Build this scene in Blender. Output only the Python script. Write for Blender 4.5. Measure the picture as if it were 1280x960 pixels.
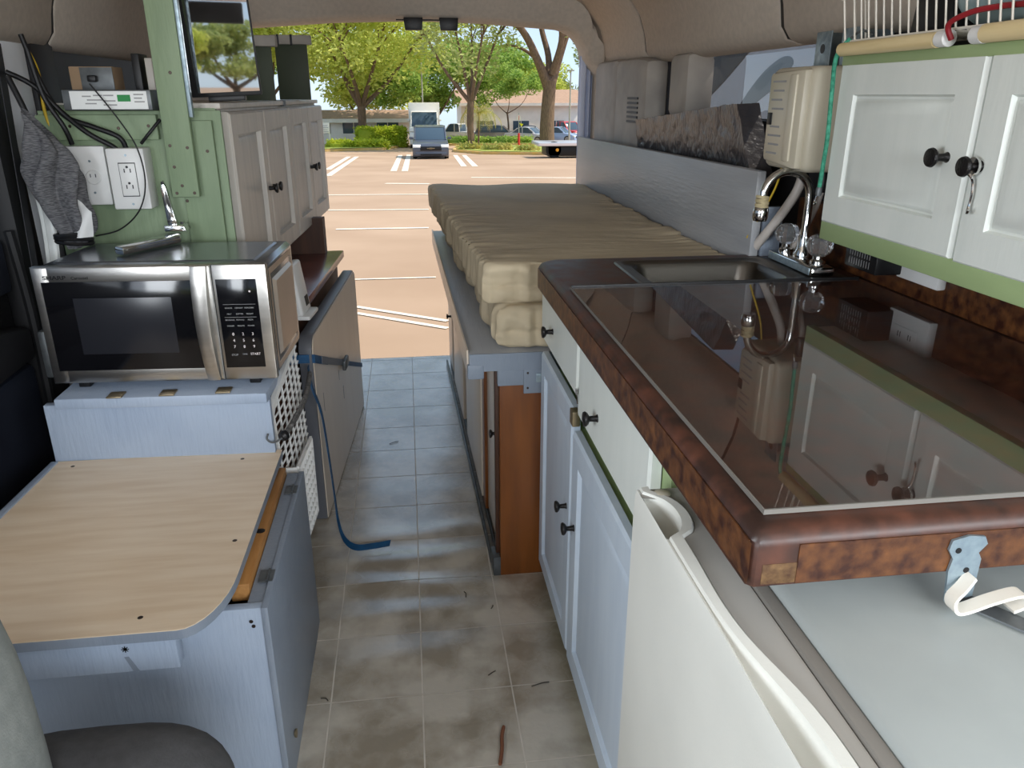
import bpy, bmesh, math, random
from mathutils import Vector, Matrix, noise
from math import radians as R, sin, cos, pi

for o in list(bpy.data.objects): bpy.data.objects.remove(o)
S = bpy.context.scene
COL = S.collection
random.seed(4)

# ---------------------------------------------------------------- camera, sky, sun, daylight at the windows, exposure
CAMZ = 1.25
cd = bpy.data.cameras.new('camera'); cam = bpy.data.objects.new('camera', cd); COL.objects.link(cam)
cd.sensor_width = 36; cd.lens = 36 * 961 / 1280; cd.clip_start = .02; cd.clip_end = 600
PIT, YAW = math.atan(361 / 961), math.asin(135 / 1035.4)
cam.location = (0, 0, CAMZ); cam.rotation_euler = (pi / 2 - PIT, 0, -YAW)
S.camera = cam

w = bpy.data.worlds.new('sky'); S.world = w; w.use_nodes = True
wn = w.node_tree.nodes; wl = w.node_tree.links
sky = wn.new('ShaderNodeTexSky'); sky.sky_type = 'NISHITA'; sky.sun_disc = False
sky.sun_elevation = R(56); sky.sun_rotation = R(98); sky.air_density = 1.0; sky.dust_density = 0; sky.altitude = 3500; sky.ozone_density = 1.5
bg = wn['Background']; bg.inputs[1].default_value = .30
hs = wn.new('ShaderNodeHueSaturation'); hs.inputs['Saturation'].default_value = .55
wl.new(sky.outputs[0], hs.inputs['Color']); 
sm = wn.new('ShaderNodeMix'); sm.data_type = 'RGBA'; sm.inputs[0].default_value = .8       # thin bright haze over the clear sky
sm.inputs[7].default_value = (1.75, 2.4, 3.15, 1)
wl.new(hs.outputs[0], sm.inputs[6]); wl.new(sm.outputs[2], bg.inputs[0])

def sun_dir(az, el):  # az measured from +Y towards +X
    return Vector((sin(az) * cos(el), cos(az) * cos(el), sin(el)))
sl = bpy.data.lights.new('sun', 'SUN'); sl.energy = 5.4; sl.angle = R(.6); sl.color = (1, .9, .76)
so = bpy.data.objects.new('sun', sl); COL.objects.link(so)
so.rotation_euler = sun_dir(R(98), R(56)).to_track_quat('Z', 'Y').to_euler(); so.location = (25, 9, 35)

def area(name, loc, target, sx, sy, power, color):
    l = bpy.data.lights.new(name, 'AREA'); l.shape = 'RECTANGLE'; l.size = sx; l.size_y = sy; l.energy = power; l.color = color
    o = bpy.data.objects.new(name, l); COL.objects.link(o); o.location = loc
    o.rotation_euler = (Vector(loc) - Vector(target)).to_track_quat('Z', 'Y').to_euler()
    return o
area('daylight_windscreen', (.52, -1.25, 1.42), (0, 2.0, .5), .9, .62, 46, (.9, .95, 1))
area('daylight_driver_window', (-.99, -.15, 1.2), (.5, .9, .55), .75, .5, 24, (.9, .95, 1))
area('daylight_passenger_window', (.99, -.2, 1.2), (-.5, .9, .5), .75, .5, 8, (.9, .95, 1))

S.view_settings.view_transform = 'Standard'; S.view_settings.look = 'None'
S.view_settings.gamma = 1; S.view_settings.use_curve_mapping = False
S.view_settings.exposure = 0.0

# ---------------------------------------------------------------- small geometry for surveying the place
_f = Vector((sin(YAW) * cos(PIT), cos(YAW) * cos(PIT), -sin(PIT))); _r = Vector((cos(YAW), -sin(YAW), 0)); _u = _r.cross(_f)
def _ray(x, y): return _r * (x - 640) + _u * (480 - y) + _f * 961
def atY(x, y, Y): d = _ray(x, y); return Vector((0, 0, CAMZ)) + d * (Y / d.y)
def atX(x, y, X): d = _ray(x, y); return Vector((0, 0, CAMZ)) + d * (X / d.x)
def atZ(x, y, Z): d = _ray(x, y); return Vector((0, 0, CAMZ)) + d * ((Z - CAMZ) / d.z)
GK = .0322
def gz(y): return -.66 - GK * (max(y, 0) - 3.8)
def G(x, y):            # a point of the sloping car park
    d = _ray(x, y); t = (gz(0) - CAMZ) / (d.z + GK * d.y); return Vector((0, 0, CAMZ)) + d * t

# ---------------------------------------------------------------- materials
def srgb(r, g, b):
    f = lambda c: (c / 255 / 12.92) if c <= 10 else ((c / 255 + .055) / 1.055) ** 2.4
    return (f(r), f(g), f(b), 1)
MATS = {}
def mat(name, col, rough=.5, metal=0., col2=None, scale=12., stretch=(1, 1, 1), lo=.35, hi=.65, detail=5., bump=0., bscale=None,
        bstretch=None, spec=.5, coat=0., trans=0., ior=1.45, emit=None, rough2=None, kind='noise', aniso=0):
    m = bpy.data.materials.new(name); m.use_nodes = True; MATS[name] = m
    n = m.node_tree.nodes; l = m.node_tree.links; p = n['Principled BSDF']
    p.inputs['Base Color'].default_value = col; p.inputs['Roughness'].default_value = rough; p.inputs['Metallic'].default_value = metal
    p.inputs['Specular IOR Level'].default_value = spec; p.inputs['Coat Weight'].default_value = coat
    p.inputs['Transmission Weight'].default_value = trans; p.inputs['IOR'].default_value = ior; p.inputs['Anisotropic'].default_value = aniso
    if emit: p.inputs['Emission Color'].default_value = emit[0]; p.inputs['Emission Strength'].default_value = emit[1]
    tc = n.new('ShaderNodeTexCoord')
    def coord(st):
        mp = n.new('ShaderNodeMapping'); mp.inputs['Scale'].default_value = st; l.new(tc.outputs['Object'], mp.inputs[0]); return mp.outputs[0]
    if col2:
        t = n.new('ShaderNodeTexNoise'); t.inputs['Scale'].default_value = scale; t.inputs['Detail'].default_value = detail
        l.new(coord(stretch), t.inputs['Vector']); cr = n.new('ShaderNodeValToRGB')
        cr.color_ramp.elements[0].position = lo; cr.color_ramp.elements[0].color = col
        cr.color_ramp.elements[1].position = hi; cr.color_ramp.elements[1].color = col2
        l.new(t.outputs['Fac'], cr.inputs[0]); l.new(cr.outputs[0], p.inputs['Base Color'])
        if rough2 is not None:
            mr = n.new('ShaderNodeMapRange'); mr.inputs[1].default_value = lo; mr.inputs[2].default_value = hi
            mr.inputs[3].default_value = rough; mr.inputs[4].default_value = rough2
            l.new(t.outputs['Fac'], mr.inputs[0]); l.new(mr.outputs[0], p.inputs['Roughness'])
    if bump:
        t2 = n.new('ShaderNodeTexNoise'); t2.inputs['Scale'].default_value = bscale or scale * 3; t2.inputs['Detail'].default_value = 4
        l.new(coord(bstretch or stretch), t2.inputs['Vector']); b = n.new('ShaderNodeBump'); b.inputs['Strength'].default_value = bump
        b.inputs['Distance'].default_value = .004
        l.new(t2.outputs['Fac'], b.inputs['Height']); l.new(b.outputs[0], p.inputs['Normal'])
    return m
def thin_glass(name, tint, ior=1.5, refl=1.0):
    m = bpy.data.materials.new(name); m.use_nodes = True; MATS[name] = m
    n = m.node_tree.nodes; l = m.node_tree.links; n.remove(n['Principled BSDF'])
    fr = n.new('ShaderNodeFresnel'); fr.inputs[0].default_value = ior
    t = n.new('ShaderNodeBsdfTransparent'); t.inputs[0].default_value = tint
    g = n.new('ShaderNodeBsdfGlossy'); g.inputs[0].default_value = (refl, refl, refl, 1); g.inputs['Roughness'].default_value = .012
    ge = n.new('ShaderNodeNewGeometry'); iv = n.new('ShaderNodeMath'); iv.operation = 'SUBTRACT'; iv.inputs[0].default_value = 1; l.new(ge.outputs['Backfacing'], iv.inputs[1])
    mu = n.new('ShaderNodeMath'); mu.operation = 'MULTIPLY'; l.new(fr.outputs[0], mu.inputs[0]); l.new(iv.outputs[0], mu.inputs[1])
    mx = n.new('ShaderNodeMixShader'); l.new(mu.outputs[0], mx.inputs[0]); l.new(t.outputs[0], mx.inputs[1]); l.new(g.outputs[0], mx.inputs[2])
    l.new(mx.outputs[0], n['Material Output'].inputs[0]); return m

mat('vinyl', srgb(146, 136, 119), .30, col2=srgb(194, 186, 172), scale=8, detail=12, lo=.40, hi=.61, bump=.2, bscale=60, rough2=.22, spec=.6, coat=1.)
_p = MATS['vinyl'].node_tree.nodes['Principled BSDF']; _p.inputs['Coat IOR'].default_value = 1.9; _p.inputs['Coat Roughness'].default_value = .27
mat('grout', srgb(214, 207, 196), .5, col2=srgb(200, 192, 180), scale=14)
mat('headliner', srgb(192, 181, 168), .9, col2=srgb(182, 172, 160), scale=60, bump=.15, bscale=400)
mat('trim_plastic', srgb(172, 165, 156), .6, col2=srgb(146, 140, 132), scale=6, bump=.1, bscale=500)
mat('trim_dark', srgb(38, 38, 42), .55, col2=srgb(30, 30, 34), scale=8)
mat('navy_plastic', srgb(46, 52, 66), .5, col2=srgb(38, 43, 56), scale=6)
mat('rubber', srgb(22, 22, 24), .6)
mat('pillar_grey', srgb(226, 229, 233), .4, col2=srgb(214, 218, 223), scale=6)
mat('blue_grey_paint', srgb(150, 164, 184), .42, col2=srgb(162, 175, 193), scale=5, stretch=(1, 6, 1), bump=.35, bscale=22, bstretch=(6, 6, .8))
mat('slate_paint', srgb(122, 132, 146), .4, col2=srgb(134, 144, 157), scale=5, bump=.3, bscale=22, bstretch=(6, 6, .8))
mat('grey_rail', srgb(146, 148, 151), .38, col2=srgb(158, 159, 161), scale=4, stretch=(5, .5, 5), bump=.25, bscale=20, bstretch=(8, .6, 8))
mat('maple_laminate', srgb(222, 198, 168), .42, col2=srgb(234, 214, 188), scale=5, stretch=(1, 9, 1), detail=8, bump=.08, bscale=30, bstretch=(1, 12, 1))
mat('raw_wood', srgb(158, 108, 56), .6, col2=srgb(184, 134, 78), scale=7, stretch=(9, 1, 9))
mat('amber_wood', srgb(98, 51, 15), .36, col2=srgb(130, 74, 26), scale=4, stretch=(6, 6, .7), detail=7, bump=.06)
mat('dark_wood', srgb(60, 34, 20), .5, col2=srgb(78, 46, 28), scale=5, stretch=(6, 6, .7))
mat('screw', srgb(70, 60, 54), .4, .8)
mat('green_paint', srgb(124, 142, 112), .55, col2=srgb(135, 153, 122), scale=6, stretch=(4, 4, .6), bump=.3, bscale=25, bstretch=(5, 5, .7))
mat('pale_green_paint', srgb(158, 178, 128), .5, col2=srgb(148, 168, 120), scale=6, stretch=(3, .6, 3))
mat('dark_green', srgb(54, 62, 46), .6, col2=srgb(62, 70, 52), scale=6)
mat('grey_wood_door', srgb(188, 182, 173), .4, col2=srgb(202, 195, 185), scale=5, stretch=(8, 8, .7), detail=8, bump=.18, bscale=26, bstretch=(9, 9, .7))
mat('beige_panel', srgb(208, 194, 177), .34, col2=srgb(214, 201, 185), scale=3, stretch=(4, 4, .6), bump=.08)
mat('panel_edge', srgb(98, 100, 106), .42)
mat('white_paint', srgb(222, 226, 220), .4, col2=srgb(215, 220, 214), scale=5, stretch=(4, 4, .7), bump=.09, bscale=24, bstretch=(5, 5, .7))
mat('white_paint_sky_tint', srgb(200, 212, 224), .38, col2=srgb(190, 203, 217), scale=5, stretch=(4, 4, .7), bump=.09, bscale=24, bstretch=(5, 5, .7))  # white door paint with blue skylight mixed into its colour
mat('black_iron', srgb(24, 22, 22), .38, .3, bump=.3, bscale=300)
mat('steel', srgb(196, 192, 186), .3, 1., col2=srgb(182, 178, 172), scale=3, stretch=(.4, 20, 20), bump=.04, bscale=60, bstretch=(.3, 30, 30))
mat('microwave_case', srgb(150, 156, 164), .22, .85, col2=srgb(138, 144, 152), scale=3)
mat('case_side_warm_lit', srgb(206, 186, 168), .3, .75, col2=srgb(196, 178, 160), scale=4)  # case colour warmed by painted-in light bounced off the sunlit asphalt
mat('black_gloss', srgb(14, 14, 17), .1, spec=.5)
mat('black_mesh', srgb(34, 35, 40), .25)
mat('print_grey', srgb(150, 150, 150), .6)
mat('print_dark', srgb(50, 50, 54), .6)
mat('chrome', srgb(214, 214, 212), .12, 1.)
mat('brushed_sink', srgb(100, 96, 91), .3, 1., bump=.05, bscale=80, bstretch=(1, 20, 20))
mat('zinc', srgb(160, 176, 184), .38, .75, col2=srgb(136, 152, 162), scale=70, rough2=.5)
mat('dull_steel', srgb(112, 116, 118), .5, .6, col2=srgb(92, 96, 98), scale=30)
mat('white_plastic', srgb(224, 224, 222), .35, col2=srgb(216, 216, 214), scale=5)
mat('ivory_plastic', srgb(200, 192, 172), .38, col2=srgb(190, 182, 162), scale=5)
mat('fridge_white', srgb(216, 216, 209), .36, col2=srgb(208, 208, 201), scale=4, bump=.05, bscale=250)
mat('fridge_top', srgb(158, 163, 161), .3, col2=srgb(147, 152, 150), scale=5, rough2=.42)
mat('door_shade_grey', srgb(158, 155, 149), .45)  # grey stands for shade on the white fridge door's top
mat('gasket', srgb(112, 108, 102), .6)
mat('black_plastic', srgb(15, 15, 17), .45)
mat('cable_black', srgb(18, 18, 20), .5)
mat('foam', srgb(54, 52, 56), .3, col2=srgb(82, 78, 78), scale=14, stretch=(1, 1, 1), bump=1., bscale=45, bstretch=(1, 2, 1), spec=.6)
mat('sheet', srgb(192, 177, 150), .8, col2=srgb(182, 167, 140), scale=7, bump=.5, bscale=18, bstretch=(1, 3, 1))
mat('curtain', srgb(202, 208, 226), .7, col2=srgb(190, 198, 220), scale=6)
mat('knit', srgb(120, 120, 122), .95, col2=srgb(78, 78, 82), scale=10, stretch=(8, 8, 70), lo=.42, hi=.58, bump=.6, bscale=60, bstretch=(6, 6, 40))
mat('blue_web', srgb(22, 84, 128), .6, col2=srgb(16, 68, 108), scale=40, bump=.2, bscale=300)
mat('grey_web', srgb(112, 118, 128), .6)
mat('bungee_green', srgb(20, 110, 84), .6, col2=srgb(70, 160, 130), scale=120)
mat('bungee_grey', srgb(110, 108, 106), .7, col2=srgb(70, 70, 70), scale=120)
mat('rope', srgb(190, 176, 140), .8, col2=srgb(160, 146, 112), scale=60)
mat('crystal', (1, 1, 1, 1), .03, trans=.94, ior=1.45)
mat('rod_pine', srgb(226, 206, 160), .45, col2=srgb(214, 192, 142), scale=6, stretch=(12, 1, 12))
mat('wire_white', srgb(220, 214, 202), .45)
mat('teal_plastic', srgb(142, 164, 168), .4)
mat('red_cord', srgb(128, 22, 30), .5)
mat('yellow_wire', srgb(196, 164, 40), .5)
mat('hose_white', srgb(196, 188, 180), .45)
mat('cardboard', srgb(146, 122, 96), .8)
mat('label_white', srgb(226, 228, 226), .5)
mat('label_green', srgb(20, 130, 60), .5)
mat('seat_fabric', srgb(132, 136, 132), .9, col2=srgb(120, 124, 121), scale=50, bump=.2, bscale=400)
mat('seat_fabric_dark', srgb(80, 80, 82), .9, col2=srgb(70, 70, 72), scale=50, bump=.2, bscale=300)
mat('brass', srgb(150, 136, 110), .4, .8)
mat('twig', srgb(120, 74, 50), .8)
mat('debris', srgb(60, 54, 46), .9)
mat('laminate', srgb(44, 28, 23), .38, col2=srgb(86, 50, 36), scale=30, detail=10, lo=.36, hi=.74, bump=.05, bscale=90, rough2=.5)
mat('laminate_edge', srgb(50, 23, 14), .42, col2=srgb(120, 76, 40), scale=48, detail=10, lo=.36, hi=.82, bump=.12, bscale=90)
mat('chipboard', srgb(104, 78, 48), .8, col2=srgb(66, 42, 24), scale=90, bump=.5, bscale=160)
mat('red_counter', srgb(118, 52, 34), .2, col2=srgb(98, 40, 26), scale=12)
thin_glass('counter_glass', (.93, .9, .89, 1), 1.75, 1.)
thin_glass('tinted_glass', (.55, .56, .58, 1), 1.45, 1.)
# outdoors
mat('asphalt', srgb(180, 154, 131), .9, col2=srgb(164, 138, 115), scale=.35, detail=8, bump=.2, bscale=30)
mat('line_paint', srgb(232, 222, 206), .8)
mat('kerb_yellow', srgb(214, 176, 92), .8, col2=srgb(196, 170, 120), scale=2)
mat('grass', srgb(140, 160, 70), .9, col2=srgb(170, 170, 90), scale=2)
mat('stucco_white', srgb(238, 234, 226), .8, col2=srgb(226, 222, 212), scale=1)
mat('roof_brown', srgb(176, 146, 124), .8, col2=srgb(160, 130, 110), scale=3, stretch=(1, 1, 8))
mat('bark', srgb(128, 104, 86), .9, col2=srgb(96, 78, 66), scale=5, stretch=(4, 4, .7), bump=.6, bscale=12)
def leafmat(name, a, b, sc=.8):
    m = mat(name, a, .65, col2=b, scale=sc, detail=6, lo=.3, hi=.7)
    n = m.node_tree.nodes; l = m.node_tree.links; p = n['Principled BSDF']
    tr = n.new('ShaderNodeBsdfTranslucent'); src = p.inputs['Base Color'].links[0].from_socket; l.new(src, tr.inputs[0])
    mx = n.new('ShaderNodeMixShader'); mx.inputs[0].default_value = .5
    l.new(p.outputs[0], mx.inputs[1]); l.new(tr.outputs[0], mx.inputs[2]); l.new(mx.outputs[0], n['Material Output'].inputs[0])
leafmat('leaf_yellow', srgb(184, 200, 90), srgb(222, 226, 128))
leafmat('leaf_olive', srgb(150, 168, 98), srgb(194, 200, 128))
leafmat('leaf_green', srgb(120, 160, 74), srgb(176, 198, 98))
leafmat('leaf_hedge', srgb(150, 176, 40), srgb(204, 210, 70), 1.5)
leafmat('palm', srgb(150, 164, 86), srgb(206, 190, 110), 1.5)
for nm, c in dict(car_grey=(78, 84, 98), car_white=(232, 230, 226), car_taupe=(120, 114, 106), car_silver=(190, 194, 202), car_dark=(58, 62, 70), car_red=(206, 40, 44), car_blue=(150, 172, 208)).items():
    mat(nm, srgb(*c), .3, .1, coat=.5)
mat('car_glass', srgb(66, 84, 100), .06)
mat('tyre', srgb(26, 26, 28), .8)
mat('wheel', srgb(150, 152, 156), .35, .8)
mat('lamp_clear', srgb(226, 226, 224), .15)
mat('lamp_amber', srgb(240, 170, 50), .3)
mat('sign_red', srgb(214, 54, 50), .5)
mat('sign_yellow', srgb(220, 214, 40), .5)
mat('sign_white', srgb(226, 216, 214), .5)
mat('pole_grey', srgb(170, 170, 166), .6)

# ---------------------------------------------------------------- object helpers
def wm(o):
    m = o.matrix_basis
    return wm(o.parent) @ m if o.parent else m.copy()
def tag(o, label, cat, group=None, kind=None):
    if label: o['label'] = label
    if cat: o['category'] = cat
    if group: o['group'] = group
    if kind: o['kind'] = kind
    return o
def thing(name, label, cat, loc=(0, 0, 0), rz=0., group=None):
    o = bpy.data.objects.new(name, None); COL.objects.link(o); o.empty_display_size = .05
    o.location = loc; o.rotation_euler = (0, 0, rz)
    return tag(o, label, cat, group)
def link(name, me, m, parent=None, local=False, smooth=35, origin=None):
    if m: me.materials.append(MATS[m])
    o = bpy.data.objects.new(name, me); COL.objects.link(o)
    if parent:
        o.parent = parent
        if not local: me.transform(wm(parent).inverted())
    elif origin is not None:
        me.transform(Matrix.Translation(-Vector(origin))); o.location = origin
    else:                                            # origin at the base of the thing
        vs = me.vertices
        if len(vs):
            xs = [v.co.x for v in vs]; ys = [v.co.y for v in vs]; zs = [v.co.z for v in vs]
            c = Vector(((min(xs) + max(xs)) / 2, (min(ys) + max(ys)) / 2, min(zs)))
            me.transform(Matrix.Translation(-c)); o.location = c
    if smooth:
        me.shade_smooth(); me.set_sharp_from_angle(angle=R(smooth))
    return o
def struct(o): o['kind'] = 'structure'; return o
def dup(root, loc=None, rz=None, label=None, parent=None):
    r = root.copy(); COL.objects.link(r)
    if parent is not None: r.parent = parent
    if loc is not None: r.location = loc
    if rz is not None: r.rotation_euler = (0, 0, rz)
    if label: r['label'] = label
    for ch in list(root.children): dup(ch, parent=r)
    return r

class B:
    """collects shapes; done() links them as one mesh object"""
    def __init__(s): s.bm = bmesh.new()
    def merge(s, b2, M=None):
        me = bpy.data.meshes.new('t'); b2.to_mesh(me); b2.free()
        if M is not None: me.transform(M)
        s.bm.from_mesh(me); bpy.data.meshes.remove(me); return s
    def box(s, x0, x1, y0, y1, z0, z1, bev=0., seg=2, M=None):
        b = bmesh.new(); bmesh.ops.create_cube(b, size=1)
        for v in b.verts: v.co = Vector(((x0 + x1) / 2 + v.co.x * (x1 - x0), (y0 + y1) / 2 + v.co.y * (y1 - y0), (z0 + z1) / 2 + v.co.z * (z1 - z0)))
        if bev: bmesh.ops.bevel(b, geom=b.edges[:], offset=bev, segments=seg, affect='EDGES', profile=.5)
        return s.merge(b, M)
    def prism(s, pts, a, b_, axis='y', bev=0., M=None):
        """polygon pts (2-D) extruded from a to b_ along axis; 2-D axes are the two others in order x,y,z"""
        b = bmesh.new()
        def P3(p, t): return {'x': (t, p[0], p[1]), 'y': (p[0], t, p[1]), 'z': (p[0], p[1], t)}[axis]
        va = [b.verts.new(P3(p, a)) for p in pts]; vb = [b.verts.new(P3(p, b_)) for p in pts]
        b.faces.new(va); b.faces.new(vb[::-1]); n = len(pts)
        for i in range(n): b.faces.new((va[i], vb[i], vb[(i + 1) % n], va[(i + 1) % n]))
        bmesh.ops.recalc_face_normals(b, faces=b.faces[:])
        if bev: bmesh.ops.bevel(b, geom=b.edges[:], offset=bev, segments=2, affect='EDGES', profile=.5)
        return s.merge(b, M)
    def quad(s, *p):
        s.bm.faces.new([s.bm.verts.new(q) for q in p]); return s
    def tube(s, pts, r, n=8, cap=True, flat=None):
        """tube through points; r number or list; flat=(width, thickness) gives a strap instead"""
        pts = [Vector(p) for p in pts]; k = len(pts); rr = r if isinstance(r, (list, tuple)) else [r] * k
        rings = []; up = None
        for i, p in enumerate(pts):
            t = (pts[min(i + 1, k - 1)] - pts[max(i - 1, 0)]).normalized()
            if up is None: up = Vector((0, 0, 1)) if abs(t.z) < .9 else Vector((1, 0, 0))
            a = up.cross(t)
            if a.length < 1e-4: a = Vector((1, 0, 0)).cross(t)
            a.normalize(); c = t.cross(a).normalized(); up = c
            ring = []
            for j in range(n):
                th = 2 * pi * j / n
                ring.append(s.bm.verts.new(p + a * (cos(th) * rr[i]) + c * (sin(th) * rr[i])))
            rings.append(ring)
        for i in range(k - 1):
            for j in range(n): s.bm.faces.new((rings[i][j], rings[i][(j + 1) % n], rings[i + 1][(j + 1) % n], rings[i + 1][j]))
        if cap and n > 2: s.bm.faces.new(rings[0][::-1]); s.bm.faces.new(rings[-1])
        return s
    def strap(s, pts, wvec, th=.002):
        """flat band: pts the centre line, wvec its width vector (or one per point)"""
        pts = [Vector(p) for p in pts]; k = len(pts); ws = [Vector(q) for q in wvec] if isinstance(wvec[0], (tuple, list, Vector)) else [Vector(wvec)] * k
        rings = []
        for i, p in enumerate(pts):
            t = (pts[min(i + 1, k - 1)] - pts[max(i - 1, 0)]).normalized(); nrm = t.cross(ws[i]).normalized() * th
            h = ws[i] / 2
            rings.append([s.bm.verts.new(q) for q in (p - h - nrm, p + h - nrm, p + h + nrm, p - h + nrm)])
        for i in range(k - 1):
            for j in range(4): s.bm.faces.new((rings[i][j], rings[i][(j + 1) % 4], rings[i + 1][(j + 1) % 4], rings[i + 1][j]))
        s.bm.faces.new(rings[0][::-1]); s.bm.faces.new(rings[-1]); return s
    def lathe(s, prof, M=None, n=20):
        """profile (r, z) around z"""
        b = bmesh.new(); rings = []
        for r, z in prof:
            rings.append([b.verts.new((r * cos(2 * pi * j / n), r * sin(2 * pi * j / n), z)) for j in range(n)] if r > 1e-5 else [b.verts.new((0, 0, z))])
        for i in range(len(rings) - 1):
            A, C = rings[i], rings[i + 1]
            for j in range(n):
                f = [A[j % len(A)], A[(j + 1) % len(A)], C[(j + 1) % len(C)], C[j % len(C)]]
                u = []
                for v in f:
                    if v not in u: u.append(v)
                if len(u) > 2: b.faces.new(u)
        for ring in (rings[0], rings[-1]):
            if len(ring) > 2: b.faces.new(ring)
        bmesh.ops.recalc_face_normals(b, faces=b.faces[:])
        return s.merge(b, M)
    def nest(s, O, U, V, N, w, h, prof, fill=True):
        """nested rectangles: prof = [(inset, height)]; origin O, axes U, V, normal N"""
        O, U, V, N = Vector(O), Vector(U), Vector(V), Vector(N); L = []
        for ins, hh in prof:
            L.append([s.bm.verts.new(O + U * a + V * b + N * hh) for a, b in ((ins, ins), (w - ins, ins), (w - ins, h - ins), (ins, h - ins))])
        for i in range(len(L) - 1):
            for j in range(4): s.bm.faces.new((L[i][j], L[i][(j + 1) % 4], L[i + 1][(j + 1) % 4], L[i + 1][j]))
        if fill: s.bm.faces.new(L[-1])
        return s
    def grid(s, fn, nu, nv):
        g = [[s.bm.verts.new(fn(i / nu, j / nv)) for j in range(nv + 1)] for i in range(nu + 1)]
        for i in range(nu):
            for j in range(nv): s.bm.faces.new((g[i][j], g[i + 1][j], g[i + 1][j + 1], g[i][j + 1]))
        return s
    def done(s, name, m, parent=None, local=False, smooth=35, fixn=True, origin=None):
        if fixn: bmesh.ops.recalc_face_normals(s.bm, faces=s.bm.faces[:])
        me = bpy.data.meshes.new(name); s.bm.to_mesh(me); s.bm.free()
        return link(name, me, m, parent, local, smooth, origin)

def axes(O, X, Z):
    """matrix whose z axis is Z, x axis is near X, at O"""
    Z = Vector(Z).normalized(); X = Vector(X); Y = Z.cross(X).normalized(); X = Y.cross(Z)
    M = Matrix((X, Y, Z)).transposed().to_4x4(); M.translation = Vector(O); return M
def curve(P0, n=10):
    """Catmull-Rom through points"""
    P0 = [Vector(p) for p in P0]; out = []
    for i in range(len(P0) - 1):
        a, b, c, d = P0[max(i - 1, 0)], P0[i], P0[i + 1], P0[min(i + 2, len(P0) - 1)]
        for k in range(n):
            t = k / n
            out.append(.5 * ((2 * b) + (c - a) * t + (2 * a - 5 * b + 4 * c - d) * t * t + (3 * b - a - 3 * c + d) * t ** 3))
    out.append(P0[-1]); return out
def knob(parent, O, N, r=.016, L=.026, name='knob', m='black_iron'):
    prof = [(0, 0), (r * .55, 0), (r * .42, L * .1), (r * .36, L * .55), (r * .8, L * .68), (r, L * .82), (r * .92, L * .95), (r * .5, L), (0, L * 1.02)]
    return B().lathe(prof, axes(O, (0, 0, 1) if abs(Vector(N).z) < .9 else (1, 0, 0), N), 18).done(name, m, parent, smooth=50)
def text(name, body, size, M, m, parent, sx=1., local=False, align='LEFT', bold=0.):
    c = bpy.data.curves.new('txt', 'FONT'); c.body = body; c.size = size; c.align_x = align; c.extrude = .0003; c.offset = bold
    o = bpy.data.objects.new('txt', c); COL.objects.link(o)
    dg = bpy.context.evaluated_depsgraph_get(); me = bpy.data.meshes.new_from_object(o.evaluated_get(dg))
    bpy.data.objects.remove(o); bpy.data.curves.remove(c); me.name = name; me.materials.clear()
    me.transform(M @ Matrix.Diagonal((sx, 1, 1, 1)))
    return link(name, me, m, parent, local, 0)
def panel_door(parent, O, U, V, N, w, h, m, th=.018, rail=.055, name='door', drop=.006):
    """framed door with a recessed panel; back plane at O, front at +N*th"""
    d = B(); d.nest(O, U, V, N, w, h, [(0, 0), (0, th - .005), (.006, th), (rail - .003, th), (rail, th - drop - .003), (rail + .004, th - drop - .003)], fill=False)
    o = d.done(name, m, parent, smooth=25, fixn=False)
    p = B(); U_, V_, N_ = Vector(U), Vector(V), Vector(N)
    p.nest(Vector(O) + N_ * (th - drop - .004), U, V, N, w, h, [(rail + .003, 0), (rail + .0045, .0012), (rail + .011, .004), (rail + .03, .0055)])
    p.done('door_panel', m, o, smooth=20, fixn=False)
    return o

# ================================================================ VAN SHELL
def wave(x, y):
    """buckled vinyl: ripples across the aisle"""
    a = 0.
    for y0, wd, am, ph in ((1.66, .045, .007, .3), (1.79, .04, .010, -.15), (1.93, .05, .012, .1), (2.06, .045, .008, -.1), (1.50, .05, .004, .2), (2.3, .06, .003, 0), (2.6, .08, .003, .1), (2.95, .08, .003, -.1)):
        yy = y0 + ph * .25 * x + .02 * sin(6 * x + y0 * 9)
        a += am * math.exp(-((y - yy) / wd) ** 2)
    env = max(0., 1 - (abs(x + .03) / .36) ** 4)
    return a * env + .0012 * noise.noise((x * 5, y * 7, 0))
fl = B().grid(lambda u, v: (-1 + 2 * u, -1.3 + 5.06 * v, -.0010 + wave(-1 + 2 * u, -1.3 + 5.06 * v)), 80, 260)
fl.box(-1, 1, -1.3, 3.76, -.06, -.02)
floor = struct(fl.done('floor', 'grout', fixn=False))
TX, TY = .2, .213
for i in range(-3, 4):
    for j in range(-3, 12):
        x0 = -.02 + TX * i + .0016; x1 = x0 + TX - .0032; y0 = 1.375 + TY * j + .0016; y1 = min(y0 + TY - .0032, 3.75)
        if y1 - y0 < .02: continue
        t = B()
        t.grid(lambda u, v: (x0 + (x1 - x0) * u, y0 + (y1 - y0) * v, wave(x0 + (x1 - x0) * u, y0 + (y1 - y0) * v)), 6, 12)
        t.done('tile', 'vinyl', floor, fixn=False)

def shell_profile(sd, X0=.97):
    """headliner side trim: from the window head up to the roof, in x-z; sd = +1 right, -1 left"""
    p = [(1.02, 1.37), (.965, 1.362), (.925, 1.372), (.905, 1.40), (.895, 1.46), (.87, 1.53), (.80, 1.62), (.66, 1.69), (.45, 1.72), (.45, 1.78), (1.02, 1.78)]
    return [(sd * a, b) for a, b in p]
struct(B().box(-1.02, 1.02, -1.3, 3.9, 1.73, 1.79).done('ceiling', 'headliner'))
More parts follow.
